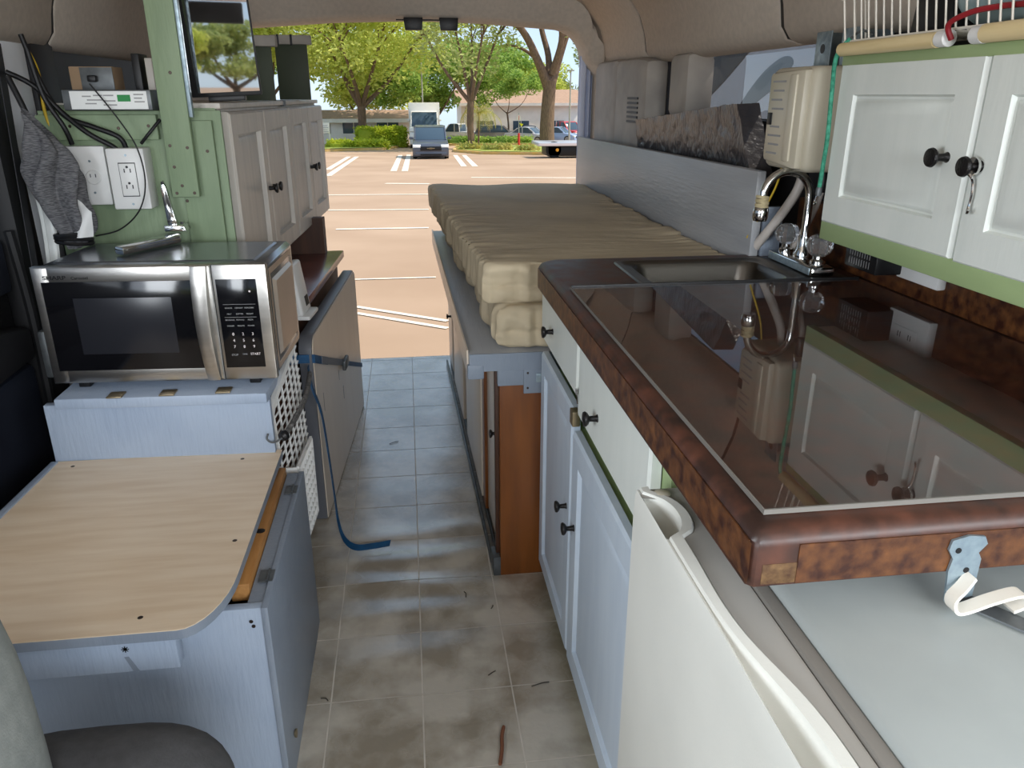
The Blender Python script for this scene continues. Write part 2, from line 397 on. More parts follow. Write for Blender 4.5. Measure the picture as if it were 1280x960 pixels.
# right and left upper trim, each in moulded lengths with a dark joint between
n = 1
for sd, cuts in ((1, (-1.2, .9, 1.93, 3.05, 3.74)), (-1, (-.9, 1.0, 2.36, 3.74))):
    for a, b in zip(cuts[:-1], cuts[1:]):
        t = B()
        pr = shell_profile(sd)
        lean = .0
        t.prism(pr, a + .007, b - .007, 'y', bev=.014)
        struct(t.done('trim_%d' % n, 'headliner')); n += 1
    struct(B().prism([(p[0] + sd * .006, p[1] + .006) for p in shell_profile(sd)], cuts[0], cuts[-1], 'y').done('trim_%d' % n, 'rubber')); n += 1

# right side wall with windows, pillars and a rear pillar cover
wr = B()
def wallbox(y0, y1, z0, z1, x0=.96, x1=1.03): wr.box(x0, x1, y0, y1, z0, z1)
wallbox(.35, 3.76, 0, 1.185); wallbox(.35, 1.78, 1.185, 1.38); wallbox(2.92, 3.76, 1.185, 1.38); wallbox(-.9, .35, 0, .9)
wall_right = struct(wr.done('wall_right', 'trim_dark'))
# rear quarter cover (D pillar)
d = B().prism([(2.93, .7), (2.93, 1.375), (3.06, 1.385), (3.6, 1.39), (3.6, .7)], .875, .98, 'x', bev=.03)
trimD = struct(d.done('trim_%d' % n, 'trim_plastic')); n += 1
d = B().prism([(3.32, .6), (3.32, 1.39), (3.70, 1.39), (3.70, .6)], .868, .96, 'x', bev=.03)
struct(d.done('trim_%d' % n, 'trim_plastic')); n += 1
for k in range(6):
    B().box(.870, .882, 3.0, 3.14, 1.15 + k * .017, 1.158 + k * .017).done('vent_slat', 'trim_dark', trimD)
d = B().prism([(2.56, 1.18), (2.56, 1.38), (2.74, 1.38), (2.74, 1.18)], .9, 1.0, 'x', bev=.025)
struct(d.done('trim_%d' % n, 'trim_plastic')); n += 1
g = B().box(1.004, 1.008, 1.78, 2.92, 1.185, 1.38)
w1 = struct(g.done('window_1', 'tinted_glass', smooth=0))
B().box(.985, 1.0, 1.78, 2.93, 1.172, 1.188, .003).done('window_seal', 'rubber', w1)

# rear doorway: one moulded surround with rounded upper corners
def rear_frame():
    pts = [(.882, -.02), (.882, 1.335), (.85, 1.372)]
    for k in range(9):
        a = pi / 2 * k / 8
        pts.append((.68 + .145 * cos(a), 1.405 + .13 * sin(a)))
    pts += [(.35, 1.556), (0.07, 1.563), (-.3, 1.552)]
    for k in range(9):
        a = pi / 2 + pi / 2 * k / 8
        pts.append((-.68 + .14 * cos(a), 1.39 + .135 * sin(a)))
    pts += [(-.82, 1.33), (-.82, -.02)]
    return pts
fr = rear_frame(); b = B()
outer = [(1.02 if x > 0 else -1.02, z) if (z < 1.34) else (x * 1.25, 1.79) for x, z in fr]
outer = [(max(-1.02, min(1.02, x)), z) for x, z in outer]
lay = []
for Yp, poly in ((3.69, [(x * 1.01, z + .02 if z > 1.3 else z) for x, z in fr]), (3.72, fr), (3.86, fr), (3.86, outer)):
    lay.append([b.bm.verts.new((x, Yp, z)) for x, z in poly])
lay.insert(0, [b.bm.verts.new((x, 3.66, z)) for x, z in [(x * 1.02, z + .12 if z > 1.3 else z) for x, z in fr]])
for A, C in zip(lay[:-1], lay[1:]):
    for i in range(len(fr) - 1): b.bm.faces.new((A[i], A[i + 1], C[i + 1], C[i]))
wall_rear = struct(b.done('wall_rear', 'headliner', smooth=50))
for x0 in (.012, .166):
    o = B().prism([(x0, 1.565), (x0 + .084, 1.565), (x0 + .079, 1.515), (x0 + .006, 1.515)], 3.69, 3.72, 'y', bev=.003).done('roof_latch', 'black_plastic')
    tag(o, 'small black latch block on the header above the rear doorway', 'latch', 'pair of black latch blocks on the rear header')
B().box(-.02, .24, 3.695, 3.705, 1.553, 1.558).done('seal_strip', 'rubber', wall_rear)

# left side wall, door pillar and front door
wl_ = B(); wl_.box(-1.04, -.96, 2.10, 3.76, 0, 1.4); wl_.box(-1.04, -1.0, -.9, 2.10, 0, .93)
wall_left = struct(wl_.done('wall_left', 'trim_dark'))
p = B().prism([(1.99, 0), (1.99, 1.5), (2.10, 1.5), (2.10, 0)], -1.0, -.93, 'x', bev=.022)
struct(p.done('trim_%d' % n, 'rubber')); n += 1
p = B().prism([(2.10, .3), (2.10, 1.5), (2.25, 1.5), (2.24, .3)], -1.0, -.935, 'x', bev=.02)
pil = struct(p.done('trim_%d' % n, 'pillar_grey')); n += 1
p = B().prism([(2.25, .3), (2.25, 1.5), (2.40, 1.5), (2.4, .3)], -1.0, -.93, 'x', bev=.012)
struct(p.done('trim_%d' % n, 'trim_dark')); n += 1
# sliding door inner panel with arm rest and pocket
dr = thing('side_door', 'dark navy side door panel with moulded arm rest beside the wooden topped box', 'door', (-.97, .9, 0))
B().box(-.998, -.955, .3, 1.985, .05, .62, .02).done('door_card', 'navy_plastic', dr)
B().prism([(.62, .60), (1.95, .64), (1.95, .72), (1.5, .80), (.62, .78)], -.998, -.93, 'x', bev=.015).done('arm_rest', 'trim_dark', dr)
B().box(-.998, -.965, .3, 1.985, .80, .93, .015).done('upper_card', 'navy_plastic', dr)
B().box(-.998, -.98, .35, 1.98, .64, .80, .01).done('recess', 'black_plastic', dr)
B().tube(curve([(-.94, 1.965, .95), (-.935, 1.975, .75), (-.94, 1.98, .5)], 6), .012).done('door_seal', 'rubber', dr)
g = B().box(-1.012, -1.008, .3, 1.99, .93, 1.38)
struct(g.done('window_2', 'tinted_glass', smooth=0))
# seat belt webbing and buckle on the pillar
sb = thing('seat_belt', 'grey seat belt tongue hanging beside the microwave', 'seat belt', (-.89, 1.93, .6))
B().strap(curve([(-.905, 2.03, 1.36), (-.90, 1.98, 1.0), (-.89, 1.93, .72)], 6), (0, .03, 0), .001).done('webbing', 'trim_dark', sb)
B().box(-.90, -.878, 1.90, 1.955, .60, .72, .007).done('buckle', 'dull_steel', sb)
# front end of the van: scuttle and roof edge, windscreen left open between
struct(B().box(-1.02, 1.02, -1.34, -1.2, 0, .95).done('wall_front', 'trim_dark'))
for sx in (-1, 1):
    struct(B().box(sx * 1.0 - .03, sx * 1.0 + .03, -1.3, -1.22, .95, 1.73).done('trim_%d' % n, 'trim_dark')); n += 1
for x0 in (-.72, .12):
    o = B().box(x0, x0 + .5, -.98, -.95, 1.585, 1.70, .01).done('sun_visor', 'trim_dark')
    tag(o, 'dark sun visor folded down at the windscreen', 'sun visor', 'pair of sun visors')

# curtain at the right of the rear doorway
def cur(u, v): return (.818 + .066 * u + .005 * sin(u * 22), 3.80 + .02 * sin(u * 15 + .5) + .01 * sin(v * 5), 1.42 - .95 * v)
o = B().grid(cur, 30, 20).done('curtain', 'curtain', smooth=80)
md = o.modifiers.new('s', 'SOLIDIFY'); md.thickness = .004
tag(o, 'pale blue-white curtain hanging in folds at the edge of the rear doorway', 'curtain')

# ================================================================ RIGHT: KITCHEN UNIT
CF = .305                                   # cabinet front plane
# --- base cabinet
bc = thing('base_cabinet', 'white painted kitchen base cabinet with two drawers and two doors under the sink', 'cabinet', (.62, 1.31, 0))
b = B(); b.box(CF + .02, .95, .865, 1.775, .065, .612); b.box(CF + .13, .95, .865, 1.775, .612, .712); b.box(CF + .02, .95, .865, 1.775, .712, .77); b.box(CF + .02, .45, .865, 1.775, .77, .83); b.box(CF + .07, .95, .87, 1.77, 0, .065)
b.done('carcass', 'pale_green_paint', bc)
U, V, N = (0, -1, 0), (0, 0, 1), (-1, 0, 0)
FX = CF + .018
def rdoor(y0, y1, z0, z1, m, rail): return panel_door(bc, (FX, y1, z0), U, V, N, y1 - y0, z1 - z0, m, .018, rail)
d1 = rdoor(1.395, 1.768, .065, .662, 'white_paint_sky_tint', .05)
d2 = rdoor(.872, 1.385, .062, .618, 'white_paint_sky_tint', .06)
knob(d1, (CF, 1.425, .425), N, .013, .026); knob(d2, (CF, 1.345, .418), N, .0135, .027)
for (y0, y1, z0, z1, ky) in ((1.362, 1.768, .700, .812, 1.62), (.90, 1.345, .668, .812, 1.19)):
    q = B().nest((FX, y1, z0), U, V, N, y1 - y0, z1 - z0, [(0, 0), (0, .014), (.005, .018)]).done('drawer_front', 'white_paint', bc, smooth=25, fixn=False)
    knob(q, (CF, ky, z0 + (z1 - z0) * (.5 if ky > 1.5 else .42)), N, .0135, .026)
B().box(CF + .004, FX + .002, 1.346, 1.361, .668, .82).done('stile', 'white_paint', bc)
h = B(); h.lathe([(.004, -.0015), (.007, -.0015), (.007, .0015), (.004, .0015)], axes((CF - .001, 1.354, .715), (0, 0, 1), (-1, 0, 0)), 12); h.tube([(CF, 1.354, .708), (CF + .002, 1.354, .69)], .0018, 6)
h.done('hook_eye', 'chrome', bc)
hg = B().box(CF - .004, CF + .012, 1.372, 1.40, .632, .664, .002).done('hinge', 'brass', bc)
# --- worktop (edge rolled over), chipped near corner
wt = thing('worktop', 'mottled brown laminate worktop with rolled edge and chipped corner', 'worktop', (.62, 1.16, .832))
def roundpoly(x0, x1, y0, y1, r_fl, n=6):
    pts = [(x1, y1)]
    for k in range(n + 1):
        a = pi / 2 + pi / 2 * k / n; pts.append((x0 + r_fl + r_fl * cos(a), y1 - r_fl + r_fl * sin(a)))
    pts += [(x0, y0 + .006), (x0 + .006, y0), (x1, y0)]; return pts
Y0, Y1, X0, X1 = .555, 1.772, .288, .955
def loopz(ins, z): return [(x + ins * (1 if x < .6 else 0), y + ins * (1 if y < 1 else -1) * (1 if True else 0), z) for x, y in roundpoly(X0, X1, Y0, Y1, .045)]
b = B(); L = []
for ins, z in ((.02, .832), (.0, .832), (.0, .872), (.002, .880), (.006, .886), (.012, .8895), (.02, .890)):
    L.append([b.bm.verts.new(p) for p in loopz(ins, z)])
for A, C in zip(L[:-1], L[1:]):
    for i in range(len(A)): b.bm.faces.new((A[i], A[(i + 1) % len(A)], C[(i + 1) % len(C)], C[i]))
b.bm.faces.new(L[0][::-1])
# top face with an opening for the sink bowl
hx0, hx1, hy0, hy1 = .485, .80, 1.475, 1.68
top = L[-1]; hole = [b.bm.verts.new(p) for p in ((hx1, hy1, .89), (hx0, hy1, .89), (hx0, hy0, .89), (hx1, hy0, .89))]
nT = len(top)
b.bm.faces.new([top[0]] + [top[k] for k in range(1, 5)] + [hole[1], hole[0]])
b.bm.faces.new([top[k] for k in range(4, nT - 2)] + [hole[2], hole[1]])
b.bm.faces.new([top[nT - 3], top[nT - 2], top[nT - 1], hole[3], hole[2]])
b.bm.faces.new([top[nT - 1], top[0], hole[0], hole[3]])
b.done('top', 'laminate', wt, smooth=40)
B().prism([(X0 - .0008, Y0 + .0), (X0 + .0002, Y1 - .05), (X0 + .0002, Y1 - .05), (X0 - .0008, Y0 + .01)][:1] + [(X0 - .001, Y1 - .045), (X0 + .0004, Y1 - .045), (X0 + .0004, Y0 + .006), (X0 - .001, Y0 + .006)], .836, .878, 'z').done('front_edging', 'laminate_edge', wt)
B().box(X0 + .045, X1, Y0 - .0012, Y0 + .0004, .8335, .874).done('end_edging', 'laminate_edge', wt)
B().box(X0 + .012, X0 + .045, Y0 - .0006, Y0 + .001, .834, .855, .0003).done('chipped_core', 'chipboard', wt)
B().box(.935, .955, .30, 1.79, .89, 1.02, .004).done('backsplash', 'laminate_edge', wt)
# --- sheet of glass on the worktop
gl = thing('glass_sheet', 'sheet of clear glass lying on the brown worktop in front of the sink', 'glass sheet', (.62, 1.02, .891))
B().box(.31, .915, .583, 1.458, .8908, .8955).done('pane', 'counter_glass', gl, smooth=0)
e = B(); e.box(.31, .915, 1.458, 1.4635, .8904, .8985); e.done('far_edge', 'black_plastic', gl)
e = B(); e.box(.31, .915, .581, .583, .8906, .8957); e.box(.3085, .31, .581, 1.458, .8906, .8957); e.done('polished_edge', 'gasket', gl)
# --- sink
sk = thing('sink', 'stainless steel bar sink set into the brown worktop', 'sink', (.66, 1.58, .78))
b = B(); O = (.457, 1.462, .8905); w_, h_ = .42, .238
def rr(x0, x1, y0, y1, r, z, n=5):
    o = []
    for cx, cy, a0 in ((x1 - r, y1 - r, 0), (x0 + r, y1 - r, pi / 2), (x0 + r, y0 + r, pi), (x1 - r, y0 + r, 1.5 * pi)):
        for k in range(n + 1): a = a0 + pi / 2 * k / n; o.append(b.bm.verts.new((cx + r * cos(a), cy + r * sin(a), z)))
    return o
Ls = [rr(.457, .905, 1.464, 1.706, .012, .8903), rr(.459, .903, 1.466, 1.704, .012, .8945), rr(.468, .80, 1.475, 1.697, .03, .8950), rr(.472, .796, 1.479, 1.693, .03, .8915), rr(.486, .785, 1.485, 1.682, .035, .8905), rr(.494, .778, 1.490, 1.676, .035, .878), rr(.505, .768, 1.50, 1.665, .04, .80), rr(.53, .74, 1.525, 1.64, .03, .788)]
for A, C in zip(Ls[:-1], Ls[1:]):
    for i in range(len(A)): b.bm.faces.new((A[i], A[(i + 1) % len(A)], C[(i + 1) % len(C)], C[i]))
b.bm.faces.new(Ls[-1]); b.done('bowl', 'brushed_sink', sk, smooth=50)
B().lathe([(0, 0), (.02, 0), (.03, .003), (.034, .001)], Matrix.Translation((.635, 1.58, .7885)), 20).done('drain', 'chrome', sk)
# --- faucet
fa = thing('faucet', 'chrome gooseneck faucet with two clear knobs at the sink', 'faucet', (.845, 1.58, .8955))
B().box(.82, .872, 1.478, 1.686, .8955, .916, .006).done('base_plate', 'chrome', fa)
B().box(.8185, .8205, 1.487, 1.677, .8985, .913, .0005).done('base_trim', 'zinc', fa)
B().lathe([(.017, 0), (.018, .012), (.013, .022), (.012, .05)], Matrix.Translation((.85, 1.582, .914)), 16).done('collar', 'chrome', fa)
sp = [(.85, 1.582, .93), (.85, 1.582, 1.04)]
for k in range(1, 13): a = pi * k / 12 * .93; sp.append((.797 + .053 * cos(a), 1.582 - .0 * sin(a), 1.047 + .053 * sin(a)))
sp.append((.7445, 1.582, 1.038))
B().tube(sp, .0088, 14).done('spout', 'chrome', fa)
B().lathe([(.0, 0), (.014, 0), (.0165, .006), (.0165, .022), (.0145, .028), (.012, .03)], Matrix.Translation((.7435, 1.582, .998)), 18).done('aerator', 'chrome', fa)
wr2 = B()
for k in range(5): wr2.lathe([(.010, -.003), (.0135, -.003), (.0148, 0), (.0135, .003), (.010, .003)], axes((.744, 1.582, 1.0285 + k * .0048), (1, .15 * (-1) ** k, 0), (.12 * (-1) ** k, .05, 1)), 16)
wr2.done('cord_wrap', 'rope', fa)
for yy in (1.51, 1.655):
    B().lathe([(.016, 0), (.016, .008), (.010, .012), (.010, .02)], Matrix.Translation((.848, yy, .9155)), 14).done('knob_stem', 'chrome', fa)
    prof = [(0, .018), (.014, .019), (.0225, .026), (.0275, .038), (.027, .048), (.021, .058), (.010, .063), (0, .0635)]
    B().lathe(prof, Matrix.Translation((.848, yy, .9155)), 9).done('clear_knob', 'crystal', fa, smooth=10)

# --- refrigerator
FRX = .268
fg = thing('refrigerator', 'white compact refrigerator with scooped door handle beside the base cabinet', 'refrigerator', (.6, .58, 0))
b = B(); b.box(.342, .93, .33, .84, .03, .775, .012); b.done('body', 'fridge_white', fg)
B().box(.345, .93, .31, .842, .770, .792, .011, 3).done('top_panel', 'fridge_top', fg)
B().box(.330, .345, .335, .835, .05, .784, .003).done('gasket', 'gasket', fg)
# door: slab whose top front edge sweeps down in an S and carries a scooped pocket at the hinge end
def lipx(y):   # front lip of the door's top, bulging outwards away from the scoop
    return FRX + .004 * sin((y - .3) * 5)
b = B(); NY = 48
def door_rows(y):
    s = (.84 - y) / .51                       # 0 at the far edge, 1 at the near edge
    lip = .784
    pocket = max(0., 1 - ((s - .13) / .095) ** 2) ** .5 if abs(s - .13) < .095 else 0.
    near = 1 / (1 + math.exp(-(s - .66) * 15))
    hw = .026 * pocket + .024 * near          # hollow between the front edge and the grip
    dp = .042 * pocket + .022 * near
    ib = FRX + .011 + hw + (.006 + .004 * sin(s * 6) ** 2)
    xs = [(FRX + .006, .04), (FRX, .055), (FRX, .60), (FRX, lip - .04), (FRX + .001, lip - .010), (FRX + .003, lip - .004), (FRX + .005, lip - .004 - .25 * dp), (FRX + .006 + hw * .45, lip - .005 - dp), (FRX + .006 + hw * .9, lip - .005 - .55 * dp), (FRX + .008 + hw, lip - .001), (ib, lip), (ib + .003, lip - .006), (FRX + .058, lip - .006), (FRX + .061, lip - .008), (FRX + .062, .05)]
    return [(x, y, z) for x, z in xs]
rows = [[b.bm.verts.new(p) for p in door_rows(.84 - .51 * i / NY)] for i in range(NY + 1)]
for A, C in zip(rows[:-1], rows[1:]):
    for i in range(len(A)): b.bm.faces.new((A[i], A[(i + 1) % len(A)], C[(i + 1) % len(C)], C[i]))
b.bm.faces.new(rows[0][::-1]); b.bm.faces.new(rows[-1])
fd = b.done('door', 'fridge_white', fg, smooth=42)
b = B(); cap = []                             # added strip: shade under the worktop painted over the white door top
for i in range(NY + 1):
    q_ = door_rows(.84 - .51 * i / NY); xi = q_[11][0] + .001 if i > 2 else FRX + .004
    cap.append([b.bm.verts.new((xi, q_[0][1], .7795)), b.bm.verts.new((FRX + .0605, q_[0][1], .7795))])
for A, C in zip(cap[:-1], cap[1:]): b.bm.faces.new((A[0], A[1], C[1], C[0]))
b.done('door_top_shade', 'door_shade_grey', fd, smooth=0)
B().lathe([(0, .004), (.008, .004), (.011, .002), (.011, 0)], Matrix.Translation((FRX + .03, .823, .780)), 20).done('hinge_cap', 'ivory_plastic', fd)
# --- metal plate, hook and strip on the worktop end
br = thing('hook_plate', 'galvanised hook plate screwed to the worktop end', 'bracket', (.495, .552, .79))
pl = [(.480, .868), (.496, .872), (.512, .870), (.516, .862), (.509, .853), (.513, .846), (.513, .805), (.486, .800), (.482, .835), (.484, .848), (.478, .858)]
B().prism(pl, .5505, .5532, 'y').done('plate', 'zinc', br)
for x, z in ((.4875, .857), (.5, .835)): B().lathe([(0, .0006), (.003, .0005), (.003, 0)], axes((x, .5505, z), (1, 0, 0), (0, -1, 0)), 10).done('screw_hole', 'black_plastic', br)
hk = B().strap(curve([(.503, .546, .832), (.492, .541, .824), (.481, .538, .814), (.483, .536, .804), (.494, .536, .803), (.52, .536, .811), (.545, .536, .816), (.553, .536, .811), (.551, .536, .803), (.541, .536, .799)], 6), (0, .014, 0), .0016).done('s_hook', 'wire_white', smooth=60)
tag(hk, 'cream coated metal hook hooked through the plate on the worktop end', 'hook')
st = B().strap([(.51, .56, .7955), (.56, .49, .7945), (.64, .36, .7945)], [(.017, .013, 0)] * 3, .001).done('metal_strip', 'dull_steel')
tag(st, 'dull grey metal strip lying on the refrigerator top', 'metal strip')

# --- overhead cabinet
oc = thing('overhead_cabinet', 'white painted overhead cabinet with two panelled doors above the worktop', 'cabinet', (.88, 1.0, .985))
b = B(); b.box(.82, .955, .45, 1.44, .99, 1.312, .003); b.done('carcass', 'white_paint', oc)
B().box(.802, .82, .45, 1.436, .985, 1.02, .002).done('bottom_rail', 'pale_green_paint', oc)
B().box(.80, .82, .45, 1.437, 1.300, 1.318, .002).done('top_rail', 'pale_green_paint', oc)
OX = .82
a1 = panel_door(oc, (OX, 1.438, 1.016), U, V, N, .385, .290, 'white_paint', .02, .058, drop=.0035)
a2 = panel_door(oc, (OX, 1.049, 1.014), U, V, N, .42, .292, 'white_paint', .02, .058, drop=.0035)
knob(a1, (.80, 1.10, 1.163), N, .0145, .03); knob(a2, (.80, 1.026, 1.156), N, .0145, .03)
hh = B().tube(curve([(.776, 1.026, 1.15), (.79, 1.024, 1.14), (.793, 1.022, 1.12), (.792, 1.022, 1.10), (.788, 1.018, 1.093), (.784, 1.012, 1.094), (.783, 1.009, 1.098)], 6), .0022, 8)
hh.lathe([(.009, -.002), (.013, -.002), (.013, .002), (.009, .002)], axes((.79, 1.026, 1.156), (0, 0, 1), (-1, 0, 0)), 16)
hh.done('hook_latch', 'chrome', a2)
# rod with white clips along the top
rd = thing('wooden_rod', 'pale pine rod with white end clips along the overhead cabinet top', 'rod', (.79, 1.1, 1.32))
B().tube([(.79, 1.425, 1.327), (.79, 1.155, 1.327)], .0115, 14).done('rod', 'rod_pine', rd)
B().tube([(.79, 1.055, 1.329), (.79, .5, 1.331)], .0125, 14).done('rod', 'rod_pine', rd)
for y0 in (1.152, 1.077): B().lathe([(.009, 0), (.012, .002), (.012, .022), (.009, .024)], axes((.79, y0, 1.328), (0, 0, 1), (0, -1, 0)), 16).done('clip', 'white_plastic', rd)
B().lathe([(.008, 0), (.0105, .002), (.0105, .008), (.008, .010)], axes((.79, 1.164, 1.327), (0, 0, 1), (0, -1, 0)), 16).done('ferrule', 'ivory_plastic', rd)
o = B().tube(curve([(.785, 1.118, 1.325), (.775, 1.115, 1.345), (.785, 1.085, 1.358), (.80, 1.05, 1.362), (.81, 1.0, 1.362), (.82, .9, 1.365)], 8), .004, 8).done('red_cord', 'red_cord')
tag(o, 'dark red cord looped between the white clips of the pine rod', 'cord')
# wire basket shelf
wb = thing('wire_basket', 'white coated wire basket on top of the overhead cabinet', 'wire basket', (.87, 1.0, 1.318))
y = 1.405
while y > .52:
    pts = curve([(.93, y, 1.338), (.82, y, 1.338), (.803, y, 1.34), (.798, y, 1.355), (.786, y + .004, 1.44)], 3)
    B().tube(pts, .0016, 6).done('wire', 'wire_white', wb); y -= .0225
for xx, zz in ((.80, 1.3405), (.786, 1.44), (.92, 1.3365)): B().tube([(xx, 1.44, zz - (.03 if zz > 1.4 else 0)), (xx, .5, zz)], .0022, 6).done('rail_wire', 'wire_white', wb)
for k in range(4): B().tube([(.797 + .02 * k, 1.43, 1.338), (.787 + .02 * k, 1.435, 1.41)], .0018, 6).done('end_wire', 'wire_white', wb)
o = B().lathe([(0, 0), (.035, 0), (.045, .02), (.047, .2), (.04, .23), (0, .235)], axes((.868, 1.19, 1.392), (0, 0, 1), (0, -1, .03)), 18).done('storage_bottle', 'teal_plastic')
tag(o, 'pale teal plastic bottle lying in the wire basket', 'bottle')
o = B().prism([(.83, 1.342), (.925, 1.342), (.925, 1.43), (.84, 1.45)], 1.20, 1.30, 'y', bev=.012).done('camera_case', 'black_plastic')
tag(o, 'black case standing in the wire basket beside the teal bottle', 'case')
# drilled metal brackets beyond the cabinet
for yy, lb in ((1.50, 'drilled zinc angle bracket next to the wire basket end'), (1.60, 'drilled zinc angle bracket beside the cream power box')):
    t = thing('angle_bracket', lb, 'bracket', (.86, yy, 1.25))
    B().box(.845, .848, yy - .03, yy + .03, 1.305, 1.37, .001).done('plate', 'zinc', t); B().box(.848, .95, yy + .027, yy + .03, 1.305, 1.37).done('flange', 'zinc', t)
    B().lathe([(0, .0005), (.009, .0005), (.009, 0)], axes((.845, yy, 1.338), (0, 0, 1), (-1, 0, 0)), 16).done('hole', 'black_plastic', t)
# --- cream power converter box with print on its face
pc = thing('power_box', 'cream plastic power converter box mounted beyond the overhead cabinet', 'electrical box', (.86, 1.63, 1.1))
B().box(.80, .95, 1.53, 1.72, 1.10, 1.305, .016, 3).done('housing', 'ivory_plastic', pc)
B().prism([(1.545, 1.105), (1.70, 1.115), (1.70, 1.295), (1.545, 1.30)], .786, .81, 'x', bev=.009).done('cover', 'ivory_plastic', pc)
B().prism([(1.57, 1.12), (1.60, 1.12), (1.60, 1.29), (1.57, 1.29)], .782, .79, 'x', bev=.003).done('rib', 'ivory_plastic', pc)
for k in range(9):
    z = 1.275 - k * .018
    if k != 4: B().box(.7853, .7862, 1.62 + .005 * (k % 3), 1.68 - .006 * (k % 2), z, z + .004).done('print_line', 'print_grey', pc)
B().box(.784, .79, 1.668, 1.69, 1.19, 1.215, .002).done('switch', 'black_plastic', pc)
# wires below the box
def cable(name, pts, r, m, label, cat='cable', group=None): return tag(B().tube(curve(pts, 8), r, 8).done(name, m, smooth=80), label, cat, group)
cable('hose', [(.87, 1.66, 1.10), (.86, 1.66, 1.05), (.835, 1.69, .98), (.82, 1.74, .92), (.815, 1.80, .86)], .011, 'hose_white', 'off-white hose running from the power box down behind the faucet', 'hose')
cable('hose', [(.89, 1.60, 1.10), (.885, 1.61, 1.03), (.87, 1.64, .95), (.865, 1.68, .90)], .007, 'hose_white', 'thin off-white hose behind the clear faucet knob', 'hose')
cable('wire', [(.84, 1.70, 1.12), (.835, 1.71, 1.06), (.82, 1.73, 1.0), (.80, 1.76, .93)], .0025, 'yellow_wire', 'yellow wire hanging beside the off-white hose', 'wire')
for yy, lb in ((1.57, 'black plug under the power box near the overhead cabinet'), (1.66, 'black plug under the power box near the foam board')):
    o = B().lathe([(0, 0), (.009, 0), (.012, .01), (.012, .03), (.007, .045), (0, .046)], Matrix.Translation((.87, yy, 1.057)), 12).done('cable_plug', 'black_plastic'); tag(o, lb, 'plug')
# green bungee hooked over the cabinet end
bg_ = thing('bungee_cord', 'green bungee cord with metal hooks down the overhead cabinet end', 'bungee cord', (.79, 1.435, 1.06))
B().tube(curve([(.80, 1.42, 1.345), (.783, 1.428, 1.315), (.788, 1.437, 1.26), (.789, 1.432, 1.18), (.79, 1.436, 1.12), (.792, 1.442, 1.08)], 8), .0042, 10).done('cord', 'bungee_green', bg_)
B().tube(curve([(.792, 1.442, 1.082), (.791, 1.443, 1.068), (.788, 1.446, 1.056), (.785, 1.44, 1.05), (.784, 1.432, 1.055)], 6), .0018, 6).done('hook', 'chrome', bg_)
B().lathe([(.005, 0), (.006, .005), (.006, .014), (.004, .018)], Matrix.Translation((.792, 1.442, 1.066)), 10).done('ferrule', 'dull_steel', bg_)
B().tube(curve([(.80, 1.42, 1.345), (.815, 1.41, 1.358), (.83, 1.40, 1.35)], 6), .0022, 6).done('hook', 'dull_steel', bg_)
# outlet and adapter on the backsplash
ot = thing('wall_outlet', 'white duplex outlet plate on the brown backsplash', 'outlet', (.93, 1.26, .92))
B().box(.918, .936, 1.222, 1.345, .925, 1.01, .004).done('plate', 'white_plastic', ot)
B().box(.9165, .919, 1.25, 1.32, .952, .985, .0008).done('socket', 'white_plastic', ot)
for yy in (1.268, 1.30):
    B().box(.9158, .9168, yy - .004, yy - .002, .962, .972).done('slot', 'print_dark', ot); B().box(.9158, .9168, yy + .003, yy + .005, .962, .972).done('slot', 'print_dark', ot)
ad = thing('power_adapter', 'black power adapter plugged in beside the white outlet plate', 'adapter', (.9, 1.38, .93))
B().box(.865, .93, 1.33, 1.44, .93, 1.0, .004).done('housing', 'black_plastic', ad)
for k in range(9):
    for z0_, z1_ in ((.938, .951), (.955, .968 - .004 * (k % 2)), (.972, .988 - .005 * (k % 3))): B().box(.8645, .8652, 1.352 + .0085 * k, 1.3532 + .0085 * k, z0_, z1_).done('print_line', 'print_grey', ad)

# ================================================================ RIGHT: BED
bd = thing('bed_base', 'wooden bed base with sliding beige doors and grey painted platform', 'bed base', (.5, 2.75, 0))
def bx(y): return .20 - .02 * (y - 1.8)      # front plane drifts slightly towards the aisle
def ex(y): return .128 - .013 * (y - 1.8)
b = B(); b.prism([(ex(1.79), 1.79), (ex(3.64), 3.64), (.82, 3.64), (.82, 1.79)], .61, .656, 'z', bev=.004); b.done('platform', 'grey_rail', bd)
b = B(); b.prism([(ex(1.79) + .002, 1.784), (.45, 1.784), (.45, 1.79), (ex(1.79) + .002, 1.79)], .61, .655, 'z'); b.done('platform_end', 'slate_paint', bd)
b = B(); b.prism([(ex(1.80) - .004, 1.80), (ex(3.64) - .004, 3.64), (ex(3.64), 3.64), (ex(1.80), 1.80)], .598, .662, 'z'); b.done('front_lip', 'beige_panel', bd)
B().prism([(ex(1.79) - .004, 1.782), (.165, 1.782), (.165, 1.80), (ex(1.8) - .004, 1.80)], .590, .628, 'z', bev=.004).done('corner_block', 'slate_paint', bd)
B().box(.20, .42, 1.795, 1.815, .565, .612, .002).done('cleat', 'slate_paint', bd)
hg = B().box(.265, .345, 1.788, 1.796, .545, .612, .001).done('hinge_plate', 'slate_paint', bd)
B().box(.296, .34, 1.785, 1.789, .575, .598, .0005).done('label_plate', 'zinc', hg)
for x, z in ((.275, .6), (.275, .56), (.33, .555)): B().lathe([(0, .001), (.003, .001), (.003, 0)], axes((x, 1.788, z), (1, 0, 0), (0, -1, 0)), 8).done('screw', 'screw', hg)
B().box(.205, .60, 1.80, 1.822, 0.002, .585, .002).done('end_panel', 'amber_wood', bd)
def bedslab(y0, y1, z0, z1, off, m, name, th=.016):
    return B().prism([(bx(y0) + off, y0), (bx(y1) + off, y1), (bx(y1) + off + th, y1), (bx(y0) + off + th, y0)], z0, z1, 'z', bev=.002).done(name, m, bd)
